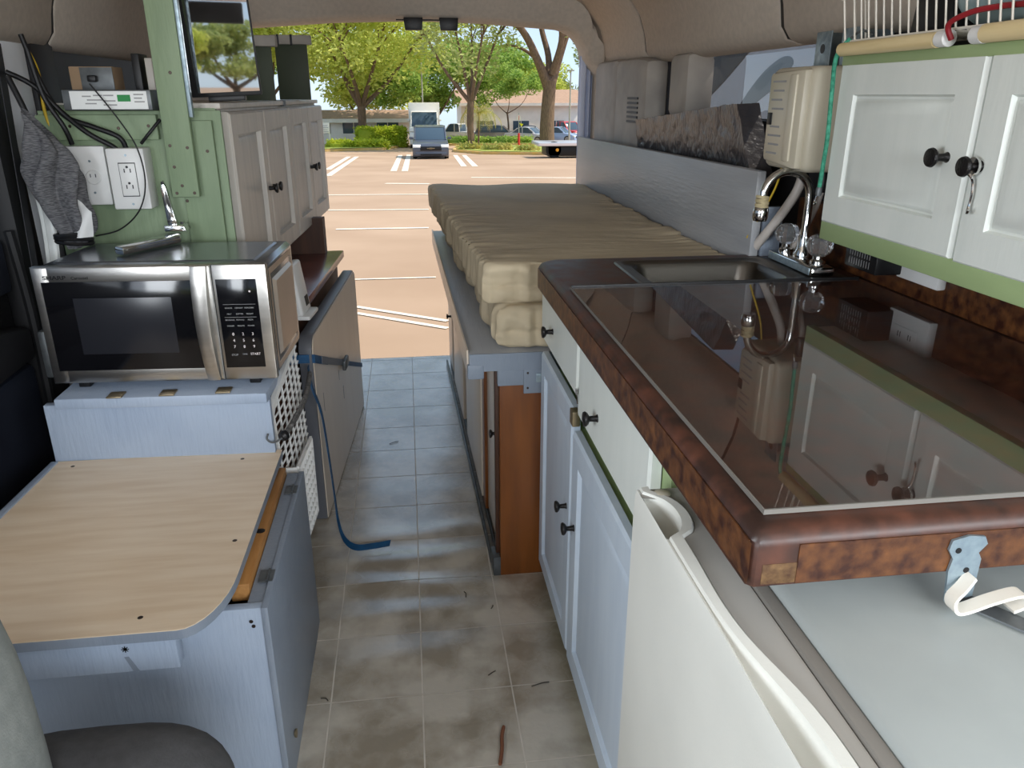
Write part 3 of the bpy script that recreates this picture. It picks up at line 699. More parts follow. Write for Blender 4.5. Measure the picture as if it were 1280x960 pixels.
bedslab(1.83, 3.62, .03, .60, .05, 'dark_wood', 'carcass_front', .01)
bedslab(1.825, 1.845, .03, .60, -.004, 'dark_wood', 'post', .02)
k1 = bedslab(1.85, 2.10, .05, .60, .008, 'beige_panel', 'sliding_door'); knob(k1, (bx(1.87) + .008, 1.875, .40), (-1, 0, 0), .012, .022)
bedslab(2.105, 2.16, .04, .61, .0, 'amber_wood', 'post', .03)
bedslab(2.17, 2.66, .05, .60, -.004, 'beige_panel', 'sliding_door')
bedslab(2.70, 2.74, .04, .60, .02, 'dark_wood', 'post', .03)
k3 = bedslab(2.80, 3.25, .05, .60, -.004, 'beige_panel', 'sliding_door'); knob(k3, (bx(2.83) - .004, 2.83, .42), (-1, 0, 0), .012, .022)
bedslab(3.27, 3.34, .04, .60, .02, 'dark_wood', 'post', .03)
k4 = bedslab(3.36, 3.60, .05, .60, .0, 'beige_panel', 'sliding_door'); knob(k4, (bx(3.4), 3.42, .30), (-1, 0, 0), .012, .022)
bedslab(1.86, 3.62, .004, .024, -.016, 'dull_steel', 'door_track', .008); bedslab(1.86, 3.62, .004, .03, .004, 'dull_steel', 'door_track', .004)
bedslab(1.80, 1.86, .0, .06, -.014, 'dull_steel', 'track_end', .02)

def mattress(name, label, x0f, x1, y0, y1, z0, z1, seed, r=.028, pleat=.006):
    b = bmesh.new(); bmesh.ops.create_cube(b, size=1)
    bmesh.ops.subdivide_edges(b, edges=b.edges[:], cuts=3, use_grid_fill=True)
    # finer along the length
    nx, ny, nz = 60, 200, 18
    b.free(); b = bmesh.new()
    def surf(P, nu, nv):
        g = [[b.verts.new(P(i / nu, j / nv)) for j in range(nv + 1)] for i in range(nu + 1)]
        for i in range(nu):
            for j in range(nv): b.faces.new((g[i][j], g[i + 1][j], g[i + 1][j + 1], g[i][j + 1]))
    surf(lambda u, v: (u, v, 1), nx, ny); surf(lambda u, v: (u, v, 0), nx, ny)
    surf(lambda u, v: (0, u, v), ny, nz); surf(lambda u, v: (1, u, v), ny, nz)
    surf(lambda u, v: (u, 0, v), nx, nz); surf(lambda u, v: (u, 1, v), nx, nz)
    bmesh.ops.remove_doubles(b, verts=b.verts[:], dist=1e-5)
    H = z1 - z0
    for vtx in b.verts:
        u, v, t = vtx.co; y = y0 + (y1 - y0) * v; xa = x0f(y); x = xa + (x1 - xa) * u; z = z0 + H * t
        c = Vector((min(max(x, xa + r), x1 - r), min(max(y, y0 + r), y1 - r), min(max(z, z0 + r), z1 - r)))
        d = Vector((x, y, z)) - c
        if d.length > 1e-6: d.normalize(); q = c + d * r
        else: q = Vector((x, y, z)); d = Vector((0, 0, 0))
        q = Vector((x, y, z)) if d.length == 0 else q
        side = max(abs(d.x), abs(d.y))
        ed = min(u, 1 - u) * (x1 - xa)
        n1 = noise.noise((x * 6 + seed, y * 34, z * 5)); n2 = noise.noise((x * 34, y * 6 + seed, z * 5)); n3 = noise.noise((x * 4, y * 4, seed))
        if abs(d.x) > .5: q.x += d.x * (pleat * 1.5 * n1 + .004 * sin(y * 150 + 5 * n3))
        if abs(d.y) > .5: q.y += d.y * (pleat * 1.6 * n2 + 0.014 * noise.noise((x * 15 + z * 18, z * 24, seed)) - .008 * math.exp(-((t - .42 - .1 * n3) / .06) ** 2))
        if d.z > .5:
            edge = math.exp(-(ed / .10) ** 2)
            q.z += .010 * n3 + (.0010 + .010 * edge) * n1 * (.6 + .4 * noise.noise((y * 3, seed, 2)))
        vtx.co = q
    me = bpy.data.meshes.new(name); bmesh.ops.recalc_face_normals(b, faces=b.faces[:]); b.to_mesh(me); b.free()
    o = link(name, me, 'sheet', None, smooth=70)
    return tag(o, label, 'mattress')
mattress('mattress', 'tan sheeted upper mattress with pleated sides beneath the grey side board', lambda y: .172 - .042 * (y - 1.85), .795, 1.84, 3.64, .765, .868, 1., .014, .013)
mattress('mattress', 'tan sheeted lower mattress resting on the grey bed platform', lambda y: .205 - .03 * (y - 1.85), .79, 1.80, 3.60, .657, .764, 7., .03, .018)
o = B().prism([(1.74, .80), (1.74, 1.086), (3.72, 1.068), (3.72, .80)], .80, .822, 'x', bev=.003).done('side_board', 'grey_rail')
tag(o, 'long grey painted board standing along the right edge of the mattresses', 'board')
o = B().box(.826, .872, 1.735, 1.75, .80, 1.005, .002).done('grey_post', 'slate_paint'); tag(o, 'short slate grey painted upright behind the faucet', 'post')
# foam board, rough black
b = B(); A = [atX(800, 150, .872), atX(930, 133, .872), atX(947, 209, .872), atX(806, 190, .872)]
corner = [(2.95, 1.165), (2.93, 1.05), (1.90, 1.045), (1.92, 1.10), (2.0, 1.225), (2.03, 1.232)]
bb = bmesh.new()
def fpt(u, v, s): # u along, v up
    y = 2.95 - 1.03 * u + .10 * v * u * 1.0; zt = 1.163 + .068 * u; z = 1.03 + (zt - 1.03) * v
    return Vector((.872 + s * .06 - .02 * v, y, z))
def fsurf(P, nu, nv):
    g = [[bb.verts.new(P(i / nu, j / nv)) for j in range(nv + 1)] for i in range(nu + 1)]
    for i in range(nu):
        for j in range(nv): bb.faces.new((g[i][j], g[i + 1][j], g[i + 1][j + 1], g[i][j + 1]))
fsurf(lambda u, v: fpt(u, v, 0), 60, 14); fsurf(lambda u, v: fpt(u, v, 1), 60, 14); fsurf(lambda u, v: fpt(u, 1, v), 60, 5); fsurf(lambda u, v: fpt(u, 0, v), 60, 5)
fsurf(lambda u, v: fpt(0, u, v), 14, 5); fsurf(lambda u, v: fpt(1, u, v), 14, 5)
bmesh.ops.remove_doubles(bb, verts=bb.verts[:], dist=1e-4); bmesh.ops.recalc_face_normals(bb, faces=bb.faces[:])
for v in bb.verts: v.co += Vector((.0035, .004, .004)) * noise.noise(v.co * 38)
me = bpy.data.meshes.new('foam_board'); bb.to_mesh(me); bb.free(); o = link('foam_board', me, 'foam', None, smooth=30)
tag(o, 'rough charcoal foil-faced foam board leaning behind the grey side board', 'foam board')

# ================================================================ LEFT: STORAGE BOX, SHELF, MICROWAVE
sbx = thing('storage_box', 'blue-grey painted plywood storage box with hinged side lid', 'storage box', (-.56, 1.38, 0))
BX0, BX1, BY0, BY1, BZ = -.85, -.272, 1.147, 1.66, .43
b = B(); b.box(BX0, BX1 - .012, BY0, BY0 + .018, 0, BZ - .004, .001); b.done('front_panel', 'blue_grey_paint', sbx)
B().box(BX0, BX0 + .018, BY0 + .018, BY1, 0, BZ, .001).done('side_panel', 'blue_grey_paint', sbx)
B().box(BX1 - .012, BX1, BY0 - .004, BY1, .0, BZ - .002, .0015).done('hinged_door', 'slate_paint', sbx)
B().box(BX1 - .038, BX1 - .013, BY0 + .02, BY1, 0, BZ - .006).done('side_frame', 'slate_paint', sbx)
B().box(BX0 + .02, BX1 - .03, BY1 - .018, BY1, 0, BZ - .01).done('back_panel', 'slate_paint', sbx)
B().box(BX0 + .02, BX1 - .03, BY0 + .02, BY1 - .02, .30, .312).done('inner_shelf', 'dark_wood', sbx)
for yy in (1.24, 1.57):
    hgo = B().box(BX1 - .030, BX1 - .004, yy - .018, yy + .018, BZ - .004, BZ - .001).done('hinge', 'dull_steel', sbx)
    B().tube([(BX1 - .014, yy - .018, BZ), (BX1 - .014, yy + .018, BZ)], .0025, 8).done('hinge_pin', 'dull_steel', hgo)
B().lathe([(0, .001), (.0035, .001), (.0035, 0)], axes((-.30, BY0, .39), (1, 0, 0), (0, -1, 0)), 10).done('screw', 'screw', sbx)
B().lathe([(0, .001), (.0035, .001), (.0035, 0)], axes((-.303, BY0, .40), (1, 0, 0), (0, -1, 0)), 10).done('screw', 'screw', sbx)
kk = B().lathe([(.004, 0), (.008, .002), (.009, .006)], axes((BX1, 1.22, .075), (0, 0, 1), (1, 0, 0)), 12).done('finger_ring', 'brass', sbx)

bt = thing('seat_board', 'maple laminate board with rounded corner lying on the storage box', 'table top', (-.57, 1.37, .432))
def topoly(o=0.):
    x0, x1, y0, y1 = -.838, -.325, 1.046, 1.694; r = .105
    p = [(x0, y0), (x1 - r - .02, y0)]
    for k in range(9):
        a = -pi / 2 + pi / 2 * k / 8; p.append((x1 - r * .62 + r * .62 * cos(a) - .0, y0 + r + .04 + (r + .04) * sin(a)))
    p += [(x1 + .003, y1), (x0 + .012, y1)]
    return p
B().prism(topoly(), .452, .469, 'z').done('edge_board', 'slate_paint', bt, smooth=30)
B().prism(topoly(), .469, .4705, 'z').done('laminate', 'maple_laminate', bt, smooth=0)
b = B(); b.box(-.84, -.405, 1.075, 1.10, .375, .452, .001); b.done('front_cleat', 'blue_grey_paint', bt)
B().prism([(-.477, .376), (-.468, .376), (-.480, .405), (-.487, .405)], 1.0742, 1.0755, 'y').done('slot', 'slate_paint', bt)
B().box(-.345, -.312, 1.20, 1.66, .405, .440, .002).done('side_cleat', 'raw_wood', bt)
B().lathe([(0, .0008), (.009, .0006), (.009, 0)], axes((-.322, 1.38, .440), (1, 0, 0), (0, 0, 1)), 14).done('finger_hole', 'black_plastic', bt)
B().box(-.80, -.77, 1.19, 1.66, .425, .452, .002).done('side_cleat', 'raw_wood', bt)
for x, y in ((-.775, 1.665), (-.405, 1.655), (-.352, 1.30), (-.455, 1.085)):
    B().lathe([(0, .0004), (.0035, .0006), (.0045, 0)], Matrix.Translation((x, y, .4705)), 12).done('screw', 'screw', bt)
star = B()
for k in range(4):
    a = k * pi / 4; star.box(-.006, .006, -.0008, .0008, 0, .0007, M=axes((-.483, 1.0745, .42), (cos(a), 0, sin(a)), (0, -1, 0)))
star.done('cup_hook', 'chrome', bt)
B().prism([(-.855, 1.0), (-.84, 1.0), (-.815, 1.69), (-.83, 1.69)], .455, .474, 'z', bev=.002).done('side_lip', 'blue_grey_paint', bt)

ms = thing('microwave_shelf', 'blue-grey painted riser shelf carrying the microwave', 'shelf', (-.57, 1.85, 0))
B().prism([(-.825, 1.70), (-.335, 1.680), (-.335, 1.70), (-.825, 1.72)], .4, .605, 'z', bev=.001).done('front_board', 'blue_grey_paint', ms)
B().prism([(-.79, 1.675), (-.335, 1.655), (-.322, 2.0), (-.79, 2.0)], .603, .628, 'z', bev=.004).done('shelf_board', 'blue_grey_paint', ms)
B().box(-.80, -.78, 1.74, 2.0, 0, .603).done('leg_panel', 'slate_paint', ms); B().box(-.45, -.43, 1.74, 2.0, 0, .603).done('leg_panel', 'slate_paint', ms)

# microwave, in its own frame: x right, y back, z up, origin front left bottom
MW = thing('microwave', 'stainless steel countertop microwave with black door window and keypad', 'microwave', (-.801, 1.72, .629), R(-3.36))
W_, D_, H_, F0 = .489, .285, .283, .019
def mwb(): return B()
def ML(b, name, m, parent=None, **k): return b.done(name, m, parent or MW, local=True, **k)
b = mwb().prism([(.008, F0 + .006), (W_ - .004, F0 + .006), (W_ - .002, F0 + .02), (W_ - .002, H_ - .012), (W_ - .012, H_ - .002), (.016, H_ - .002), (.006, H_ - .012), (.006, F0 + .02)], .018, D_, 'y', bev=.002)
ML(b, 'case', 'microwave_case')
b = mwb().nest((W_ - .0015, .03, F0 + .012), (0, 1, 0), (0, 0, 1), (1, 0, 0), D_ - .04, H_ - F0 - .03, [(0, 0), (.014, 0), (.018, -.005), (.024, -.005), (.034, .007), (.05, .007)])
ML(b, 'side_panel', 'case_side_warm_lit', smooth=20, fixn=False)
b = mwb().nest((.03, .04, H_ - .002), (1, 0, 0), (0, 1, 0), (0, 0, 1), W_ - .06, D_ - .06, [(0, 0), (.006, .0025), (.02, .0025)]); ML(b, 'top_emboss', 'microwave_case', smooth=20, fixn=False)
b = mwb().box(.0, W_, .006, .02, F0, H_ - .001, .004); ML(b, 'front_bezel', 'steel')
DW = .372
b = mwb().nest((0.001, .006, F0 + .001), (1, 0, 0), (0, 0, 1), (0, -1, 0), DW, H_ - F0 - .003, [(0, 0), (0, .004), (.003, .006), (.02, .006), (.021, .0045)], fill=False)
dm = ML(b, 'door', 'steel', smooth=25, fixn=False)
b = mwb()
b.box(.002, .036, -.0002, .002, F0 + .004, H_ - .004, .001); b.box(.336, DW - .002, -.0002, .002, F0 + .004, H_ - .004, .001)
b.box(.03, .345, -.0002, .002, H_ - .045, H_ - .004, .001); b.box(.03, .345, -.0002, .002, F0 + .004, F0 + .034, .001)
ML(b, 'door_frame', 'steel', dm)
b = mwb().box(.018, .338, -.0006, .004, F0 + .030, H_ - .034, .0008); ML(b, 'window', 'black_gloss', dm)
b = mwb().box(.077, .282, -.0011, .0, F0 + .068, H_ - .07, .0004); ML(b, 'window_mesh', 'black_mesh', dm)
# bowed vertical handle: wide at the top, narrowing and bending right downwards
hl = []
for k in range(13):
    t = k / 12; z = H_ - .004 - t * (H_ - F0 - .006); bow = .016 * sin(pi * t) ** .7
    hl.append((z, .329 - .004 * sin(pi * t) + .006 * t, .3665 - .004 * sin(pi * t), bow * .75))
b = mwb(); g = []
for z, xa, xb, bow in hl:
    g.append([b.bm.verts.new(p) for p in ((xa, .001, z), (xa + .002, -.004 - bow, z), ((xa + xb) / 2, -.007 - bow * 1.15, z), (xb - .002, -.004 - bow, z), (xb, .001, z))])
for A, C in zip(g[:-1], g[1:]):
    for i in range(5): b.bm.faces.new((A[i], A[(i + 1) % 5], C[(i + 1) % 5], C[i]))
b.bm.faces.new(g[0]); b.bm.faces.new(g[-1][::-1]); ML(b, 'handle', 'steel', dm, smooth=40)
b = mwb().box(.366, .3735, .0015, .008, F0 + .002, H_ - .003); ML(b, 'door_gap', 'black_plastic')
b = mwb().box(.374, W_, -.001, .01, F0 + .001, H_ - .001, .003); ML(b, 'control_frame', 'steel')
b = mwb().box(.380, .466, -.0018, .002, F0 + .030, H_ - .033, .0009); kp = ML(b, 'keypad', 'black_gloss')
T = Matrix.Rotation(pi / 2, 4, 'X')
def mtext(name, s, x, z, size, m, par, sx=1., al='CENTER', y=-.0022, bold=0.): return text(name, s, size, Matrix.Translation((x, y, z)) @ T, m, par, sx, True, al, bold)
mtext('brand_lettering', 'SHARP', .024, H_ - .0285, .0115, 'black_plastic', dm, 1.4, 'LEFT', -.0009, .0003)
mtext('model_lettering', 'Carousel', .082, H_ - .0285, .0088, 'black_plastic', dm, 1.1, 'LEFT', -.0009, .0001)
rows_ = (('SENSOR', 'DEFROST', 'POPCORN'), ('MELT', 'SOFTEN', 'REHEAT'), ('BEVERAGE', 'POTATO', 'PIZZA'), ('DINNER', 'MINUTE', 'POWER'))
z = H_ - .098
for k in range(2):
    b = mwb().box(.390, .459, -.0022, -.0016, z + .009 - k * .029, z + .0096 - k * .029); ML(b, 'rule', 'print_grey', kp)
for r_ in range(4):
    for c_ in range(3):
        mtext('key_label', rows_[r_][c_], .401 + .022 * c_, z - r_ * .0135, .0042, 'print_grey', kp)
for r_, row in enumerate((('0', '2', '3'), ('4', '5', '6'), ('7', '8', '9'))):
    for c_, s in enumerate(row): mtext('key_number', s, .404 + .021 * c_, z - .061 - r_ * .0145, .009, 'sign_white', kp)
mtext('key_label', 'STOP', .402, z - .108, .006, 'print_grey', kp); mtext('key_label', 'TIMER', .424, z - .106, .004, 'print_grey', kp); mtext('key_label', 'START', .447, z - .107, .0075, 'sign_white', kp)
b = mwb().box(.448, .452, -.0024, -.0016, H_ - .062, H_ - .058, .0003); ML(b, 'indicator', 'sign_white', kp)
for x in (.05, .43):
    for y in (.04, .24): ML(mwb().box(x - .012, x + .012, y - .012, y + .012, 0, F0 + .008, .002), 'foot', 'black_plastic')
for x in (.14, .25, .37):
    o = B().box(-.801 + x - .016, -.801 + x + .016, 1.655 + .01, 1.70, .628, .6315, .001).done('shelf_hinge', 'brass', ms)

# chrome folding bracket on the microwave top
cb = thing('folding_bracket', 'chrome folding bracket lying on the microwave top against the green board', 'bracket', (-.60, 1.95, .912))
B().prism([(-.605, 1.035), (-.598, 1.055), (-.592, 1.035), (-.577, .945), (-.60, .945)], 2.035, 2.047, 'y', bev=.002).done('arm', 'chrome', cb)
B().prism([(-.60, .95), (-.555, .95), (-.548, .935), (-.60, .935)], 2.0, 2.047, 'y', bev=.002).done('hinge_block', 'chrome', cb)
B().prism([(-.66, 1.82), (-.635, 1.80), (-.55, 1.95), (-.56, 2.0), (-.60, 1.99)], .9155, .934, 'z', bev=.005).done('folded_arm', 'chrome', cb)
for x, z in ((-.596, .955), (-.566, .95), (-.598, 1.048)): B().lathe([(0, .002), (.004, .001), (.004, 0)], axes((x, 2.035, z), (1, 0, 0), (0, -1, 0)), 10).done('rivet', 'black_plastic', cb)

# ---------------------------------------------------------------- white baskets, grey bungee
def lattice(parent, O, Uv, Vv, nu, nv, w, h, bar, m, shear=0.):
    """openwork wall; each bar a piece"""
    O, Uv, Vv = Vector(O), Vector(Uv).normalized(), Vector(Vv).normalized()
    for i in range(nu + 1):
        a = O + Uv * (w * i / nu); B().tube([a, a + Vv * h], bar, 4).done('upright_bar', m, parent, smooth=0)
    for j in range(nv + 1):
        a = O + Vv * (h * j / nv); B().tube([a + Vv * shear, a + Uv * w], bar, 4).done('cross_bar', m, parent, smooth=0)
bk = thing('laundry_basket', 'white plastic basket with slotted side standing beside the microwave shelf', 'basket', (-.36, 1.84, .2))
sec = []
b = B()
def rim(t):   # rim from the low front lip up to the tall back
    return Vector((-.322 + .014 * t - .02 * (1 - t) ** 2, 1.70 + .24 * t, .545 + .125 * t ** .62))
rp = [rim(k / 14) for k in range(15)]
B().strap([(-.42, 1.715, .535), (-.37, 1.70, .535)] + rp, (.012, .0, .004), .006).done('rim', 'white_plastic', bk, smooth=60)
fw = B(); fw.prism([(-.43, 1.712), (-.345, 1.698), (-.335, 1.705), (-.335, 1.715), (-.43, 1.724)], .30, .54, 'z', bev=.003); fw.done('front_wall', 'white_plastic', bk)
for k in range(1, 15, 2):
    p_ = rim(k / 14); B().tube([p_, (p_.x + .012, p_.y + .006, .28)], .0030, 4).done('upright_bar', 'white_plastic', bk, smooth=0)
for j in range(17):
    z = .29 + j * .0205; pts = []
    for k in range(15):
        p_ = rim(k / 14)
        if z + .05 * (k / 14) < p_.z: pts.append((p_.x + .012 * (p_.z - z) / (p_.z - .28), p_.y, z + .05 * k / 14))
    if len(pts) > 1: B().tube(pts, .0026, 4).done('cross_bar', 'white_plastic', bk, smooth=0)
B().prism([(-.43, 1.73), (-.335, 1.73), (-.322, 1.93), (-.43, 1.93)], .26, .285, 'z').done('bottom', 'white_plastic', bk)
B().box(-.432, -.425, 1.72, 1.93, .285, .60).done('inner_wall', 'ivory_plastic', bk)
bk2 = thing('storage_basket', 'small white plastic basket with square holes below the slotted basket', 'basket', (-.285, 1.9, .18))
lattice(bk2, (-.294, 1.705, .20), (.012, .19, .0), (.01, 0, 1), 7, 8, .17, .215, .0045, 'white_plastic')
B().prism([(-.335, 1.698), (-.292, 1.698), (-.290, 1.705), (-.335, 1.705)], .20, .418, 'z', bev=.002).done('front_wall', 'white_plastic', bk2)
B().strap([(-.292, 1.70, .417), (-.281, 1.875, .417)], (.006, 0, 0), .004).done('rim', 'white_plastic', bk2)
B().prism([(-.335, 1.70), (-.294, 1.70), (-.284, 1.87), (-.335, 1.87)], .195, .205, 'z').done('bottom', 'white_plastic', bk2)
gb = thing('bungee_cord', 'grey bungee with black ball end and wire hook at the shelf corner', 'bungee cord', (-.33, 1.67, .5))
B().tube(curve([(-.345, 1.672, .522), (-.347, 1.664, .512), (-.335, 1.660, .505), (-.318, 1.664, .51), (-.308, 1.672, .517)], 6), .0024, 8).done('wire_hook', 'dull_steel', gb)
B().lathe([(0, 0), (.010, .003), (.013, .010), (.011, .018), (0, .022)], axes((-.318, 1.668, .512), (0, 0, 1), (.7, .6, .2)), 14).done('ball_end', 'black_plastic', gb)
B().tube(curve([(-.305, 1.680, .519), (-.29, 1.76, .53), (-.279, 1.85, .545), (-.285, 2.0, .55)], 6), .0065, 10).done('cord', 'bungee_grey', gb)
B().tube(curve([(-.295, 1.70, .528), (-.287, 1.76, .54), (-.279, 1.83, .552)], 6), .0035, 8).done('cord_loop', 'bungee_grey', gb)

# ---------------------------------------------------------------- left rear cabinets (turned a few degrees)
lc = thing('lower_cabinet', 'low cabinet with red-brown counter top behind the microwave', 'cabinet', (-.6, 2.66, 0))
q = [(-.905, 2.12), (-.343, 2.12), (-.272, 3.18), (-.905, 3.18)]
B().prism(q, .632, .660, 'z', bev=.004).done('counter_top', 'red_counter', lc)
B().prism([(-.90, 2.13), (-.36, 2.13), (-.30, 3.15), (-.90, 3.15)], .0, .632, 'z').done('carcass', 'dark_wood', lc)
B().prism([(-.90, 3.12), (-.34, 3.12), (-.335, 3.16), (-.90, 3.16)], .66, .80, 'z').done('end_panel', 'dark_wood', lc)
fp = thing('folding_leaf', 'beige folding table leaf with grey edge standing against the red-brown counter', 'table leaf', (-.262, 2.66, 0))
def leaf_outline(r=.05, y0=0, y1=.96, z0=.003, z1=.598):
    p = []
    for cy, cz, a0 in ((y1 - r, z1 - r, 0), (y0 + r, z1 - r, pi / 2)):
        for k in range(6): a = a0 + pi / 2 * k / 5; p.append((cy + r * cos(a), cz + r * sin(a)))
    return p + [(y0, z0), (y1, z0)]
Mleaf = Matrix.Translation((-.297, 2.17, 0)) @ Matrix.Rotation(R(-3.9), 4, 'Z')
b = B().prism(leaf_outline(), -.040, -.002, 'x', bev=.004, M=Mleaf); b.done('edge_band', 'panel_edge', fp, smooth=40)
b = B().prism(leaf_outline(.046, .006, .954, .006, .592), -.002, .001, 'x', M=Mleaf); b.done('face', 'beige_panel', fp, smooth=0)
for yy, zz, s in ((.10, .36, .03), (.40, .34, .018), (.47, .25, .025)):
    b = B().box(.001, .0016, yy - .002, yy + .002, zz - s, zz + s, M=Mleaf); b.done('scratch', 'panel_edge', fp)
bs = thing('tie_down_strap', 'blue tie-down strap with metal buckle around the folding leaf', 'strap', (-.25, 2.3, 0))
def lp(y, z, off=.004): v = Mleaf @ Vector((off, y, z)); return v
def sz(y): return .533 - .365 * y
B().strap([lp(-.03, .540, -.06), lp(-.006, .536, -.04), lp(.004, sz(.0)), lp(.12, sz(.12)), lp(.20, sz(.2))], (0, 0, .026), .0012).done('webbing', 'blue_web', bs)
B().strap([lp(.10, sz(.1), .006), lp(.30, sz(.3), .007), lp(.47, sz(.47), .007)], (0, 0, .024), .0012).done('webbing_grey', 'grey_web', bs)
B().strap([lp(.52, sz(.52)), lp(.70, sz(.70)), lp(.955, sz(.955))], (0, 0, .018), .0012).done('webbing', 'blue_web', bs)
B().box(.004, .018, .46, .54, sz(.5) - .018, sz(.5) + .018, .005, M=Mleaf).done('cam_buckle', 'dull_steel', bs)
tail = curve([(-.305, 2.12, .53), (-.292, 2.06, .49), (-.275, 2.08, .40), (-.268, 2.10, .25), (-.262, 2.10, .12), (-.255, 2.07, .055), (-.235, 2.01, .026), (-.20, 1.965, .022), (-.15, 1.965, .022), (-.10, 1.975, .022)], 5)
nt = len(tail)
ws = []
for k in range(nt):
    t = min(1, max(0, (k / nt - .45) / .2)); ws.append(Vector((0, .024, 0)).lerp(Vector((.004, .018, .008)), t))
B().strap(tail, ws, .0012).done('tail', 'blue_web', bs, smooth=70)

uc = thing('upper_cabinet', 'grey-washed upper cabinet with four panelled doors and green end', 'cabinet', (-.60, 2.13, .766), R(-3.3))
UD, UH = 1.474, .452
def UL(b, name, m, parent=None, **k): return b.done(name, m, parent or uc, local=True, **k)
b = B().box(-.25, .132, 0, UD, 0, UH, .002); UL(b, 'carcass', 'grey_wood_door')
b = B().box(-.25, .134, -.012, 0, .0, UH + .012, .002); UL(b, 'end_panel', 'green_paint')
b = B().box(-.25, .146, -.012, UD, UH, UH + .014, .002); UL(b, 'top_board', 'grey_wood_door')
dws = ((.006, .372), (.378, .372), (.762, .352), (1.118, .352))
for k, (ya, wd) in enumerate(dws):
    zlo = .0 if k != 2 else .0
    O = Vector((.132, ya, zlo + .004))
    Mw = wm(uc)
    dd = panel_door(uc, Mw @ O, Mw.to_3x3() @ Vector((0, 1, 0)), (0, 0, 1), Mw.to_3x3() @ Vector((1, 0, 0)), wd, UH - .012, 'grey_wood_door', .03, .06, drop=.011)
    ky = ya + (wd - .03 if k % 2 == 0 else .03)
    knob(dd, Mw @ Vector((.160, ky, .22)), Mw.to_3x3() @ Vector((1, 0, 0)), .0145, .03)
b = B().box(.134, .15, .755, .785, UH - .004, UH + .016, .003); UL(b, 'catch', 'dull_steel')
# green boards and post at the near end
gpn = thing('plywood_bulkhead', 'sage green plywood bulkhead carrying the two outlets behind the microwave', 'panel', (-.7, 2.09, .86))
B().box(-.875, -.452, 2.088, 2.10, .62, 1.215, .002).done('board', 'green_paint', gpn)
B().box(-.56, -.472, 2.072, 2.087, .88, 1.192, .002).done('batten', 'green_paint', gpn)
B().box(-.875, -.60, 2.070, 2.087, 1.148, 1.206, .002).done('batten', 'green_paint', gpn)
for x, z in ((-.69, 1.175), (-.62, 1.18), (-.54, 1.13), (-.80, 1.18), (-.49, 1.12), (-.555, 1.0)):
    B().lathe([(0, .0012), (.0035, .001), (.004, 0)], axes((x, 2.070, z), (1, 0, 0), (0, -1, 0)), 10).done('screw', 'screw', gpn)
gpo = thing('green_post', 'sage green plank post rising to the ceiling beside the monitor', 'post', (-.55, 2.05, 1.01))
B().box(-.582, -.517, 2.045, 2.067, 1.012, 1.70, .0025).done('plank', 'green_paint', gpo)
B().box(-.517, -.508, 2.05, 2.066, 1.2, 1.70, .001).done('steel_edge', 'zinc', gpo)
for x, z in ((-.57, 1.135), (-.53, 1.13), (-.567, 1.085), (-.555, 1.04), (-.57, 1.022), (-.528, 1.022), (-.545, 1.30)):
    B().lathe([(0, .0012), (.0035, .001), (.004, 0)], axes((x, 2.045, z), (1, 0, 0), (0, -1, 0)), 10).done('screw', 'screw', gpo)
# monitor on the cabinet top, leaning a little
tv = thing('monitor', 'flat black glossy monitor standing on the grey cabinet beside the green post', 'monitor', (-.432, 2.165, 1.236), R(1.5))
tv.rotation_euler = (R(.6), R(-2.5), R(6.5))
B().box(-.098, .072, .0, .022, .012, .42, .003).done('housing', 'black_plastic', tv, local=True)
mat('screen_gloss', srgb(20, 22, 24), .02, 0, spec=.5)
m_ = MATS['screen_gloss'].node_tree.nodes['Principled BSDF']; m_.inputs['Specular IOR Level'].default_value = 1.; m_.inputs['IOR'].default_value = 3.2
B().box(-.082, .068, -.0012, .0004, .022, .412).done('screen', 'screen_gloss', tv, local=True, smooth=0)
B().box(-.06, .03, .0, .05, .0, .014, .003).done('stand', 'black_plastic', tv, local=True)
# dark green flaps with brown rails on the cabinet top
for (x0, x1, yy, z1, rl, lb) in ((-.52, -.405, 2.68, 1.395, .02, 'dark green flap with brown rail next to the monitor'), (-.468, -.352, 3.2, 1.43, .018, 'dark green flap with brown rail over the far cabinet doors')):
    t = thing('cabinet_flap', lb, 'flap', ((x0 + x1) / 2, yy, 1.232))
    B().box(x0, x1, yy, yy + .014, 1.234, z1, .002).done('board', 'dark_green', t)
    B().box(x0 - .012, x1 + rl, yy - .02, yy + .018, z1 - .004, z1 + .028, .003).done('rail', 'trim_plastic', t)
    for xx in (x0 + .012, x0 + .06): B().box(xx, xx + .008, yy - .022, yy - .018, z1 - .008, z1 + .03, .001).done('clip', 'trim_dark', t)
# outlets
o1 = thing('single_outlet', 'white plate with a single round outlet on the green panel', 'outlet', (-.775, 2.06, 1.0))
B().box(-.822, -.728, 2.056, 2.087, .995, 1.135, .004).done('plate', 'white_plastic', o1)
f_ = B().lathe([(0, .003), (.016, .003), (.0175, .001), (.0175, 0)], axes((-.762, 2.056, 1.062), (1, 0, 0), (0, -1, 0)), 20).done('socket', 'white_plastic', o1)
for dx in (-.006, .006): B().box(-.762 + dx - .001, -.762 + dx + .001, 2.0525, 2.0535, 1.062, 1.07).done('slot', 'print_dark', f_)
for zz in (1.10, 1.025): B().lathe([(0, .001), (.003, .001), (.003, 0)], axes((-.765, 2.056, zz), (1, 0, 0), (0, -1, 0)), 8).done('screw', 'zinc', o1)
o2 = thing('duplex_outlet', 'white surface box with a duplex outlet on the green panel beside the post', 'outlet', (-.67, 2.05, .99))
B().box(-.715, -.628, 2.025, 2.087, .987, 1.131, .004).done('box', 'white_plastic', o2)
f_ = B().box(-.689, -.652, 2.0225, 2.026, 1.020, 1.096, .0012).done('receptacle', 'white_plastic', o2)
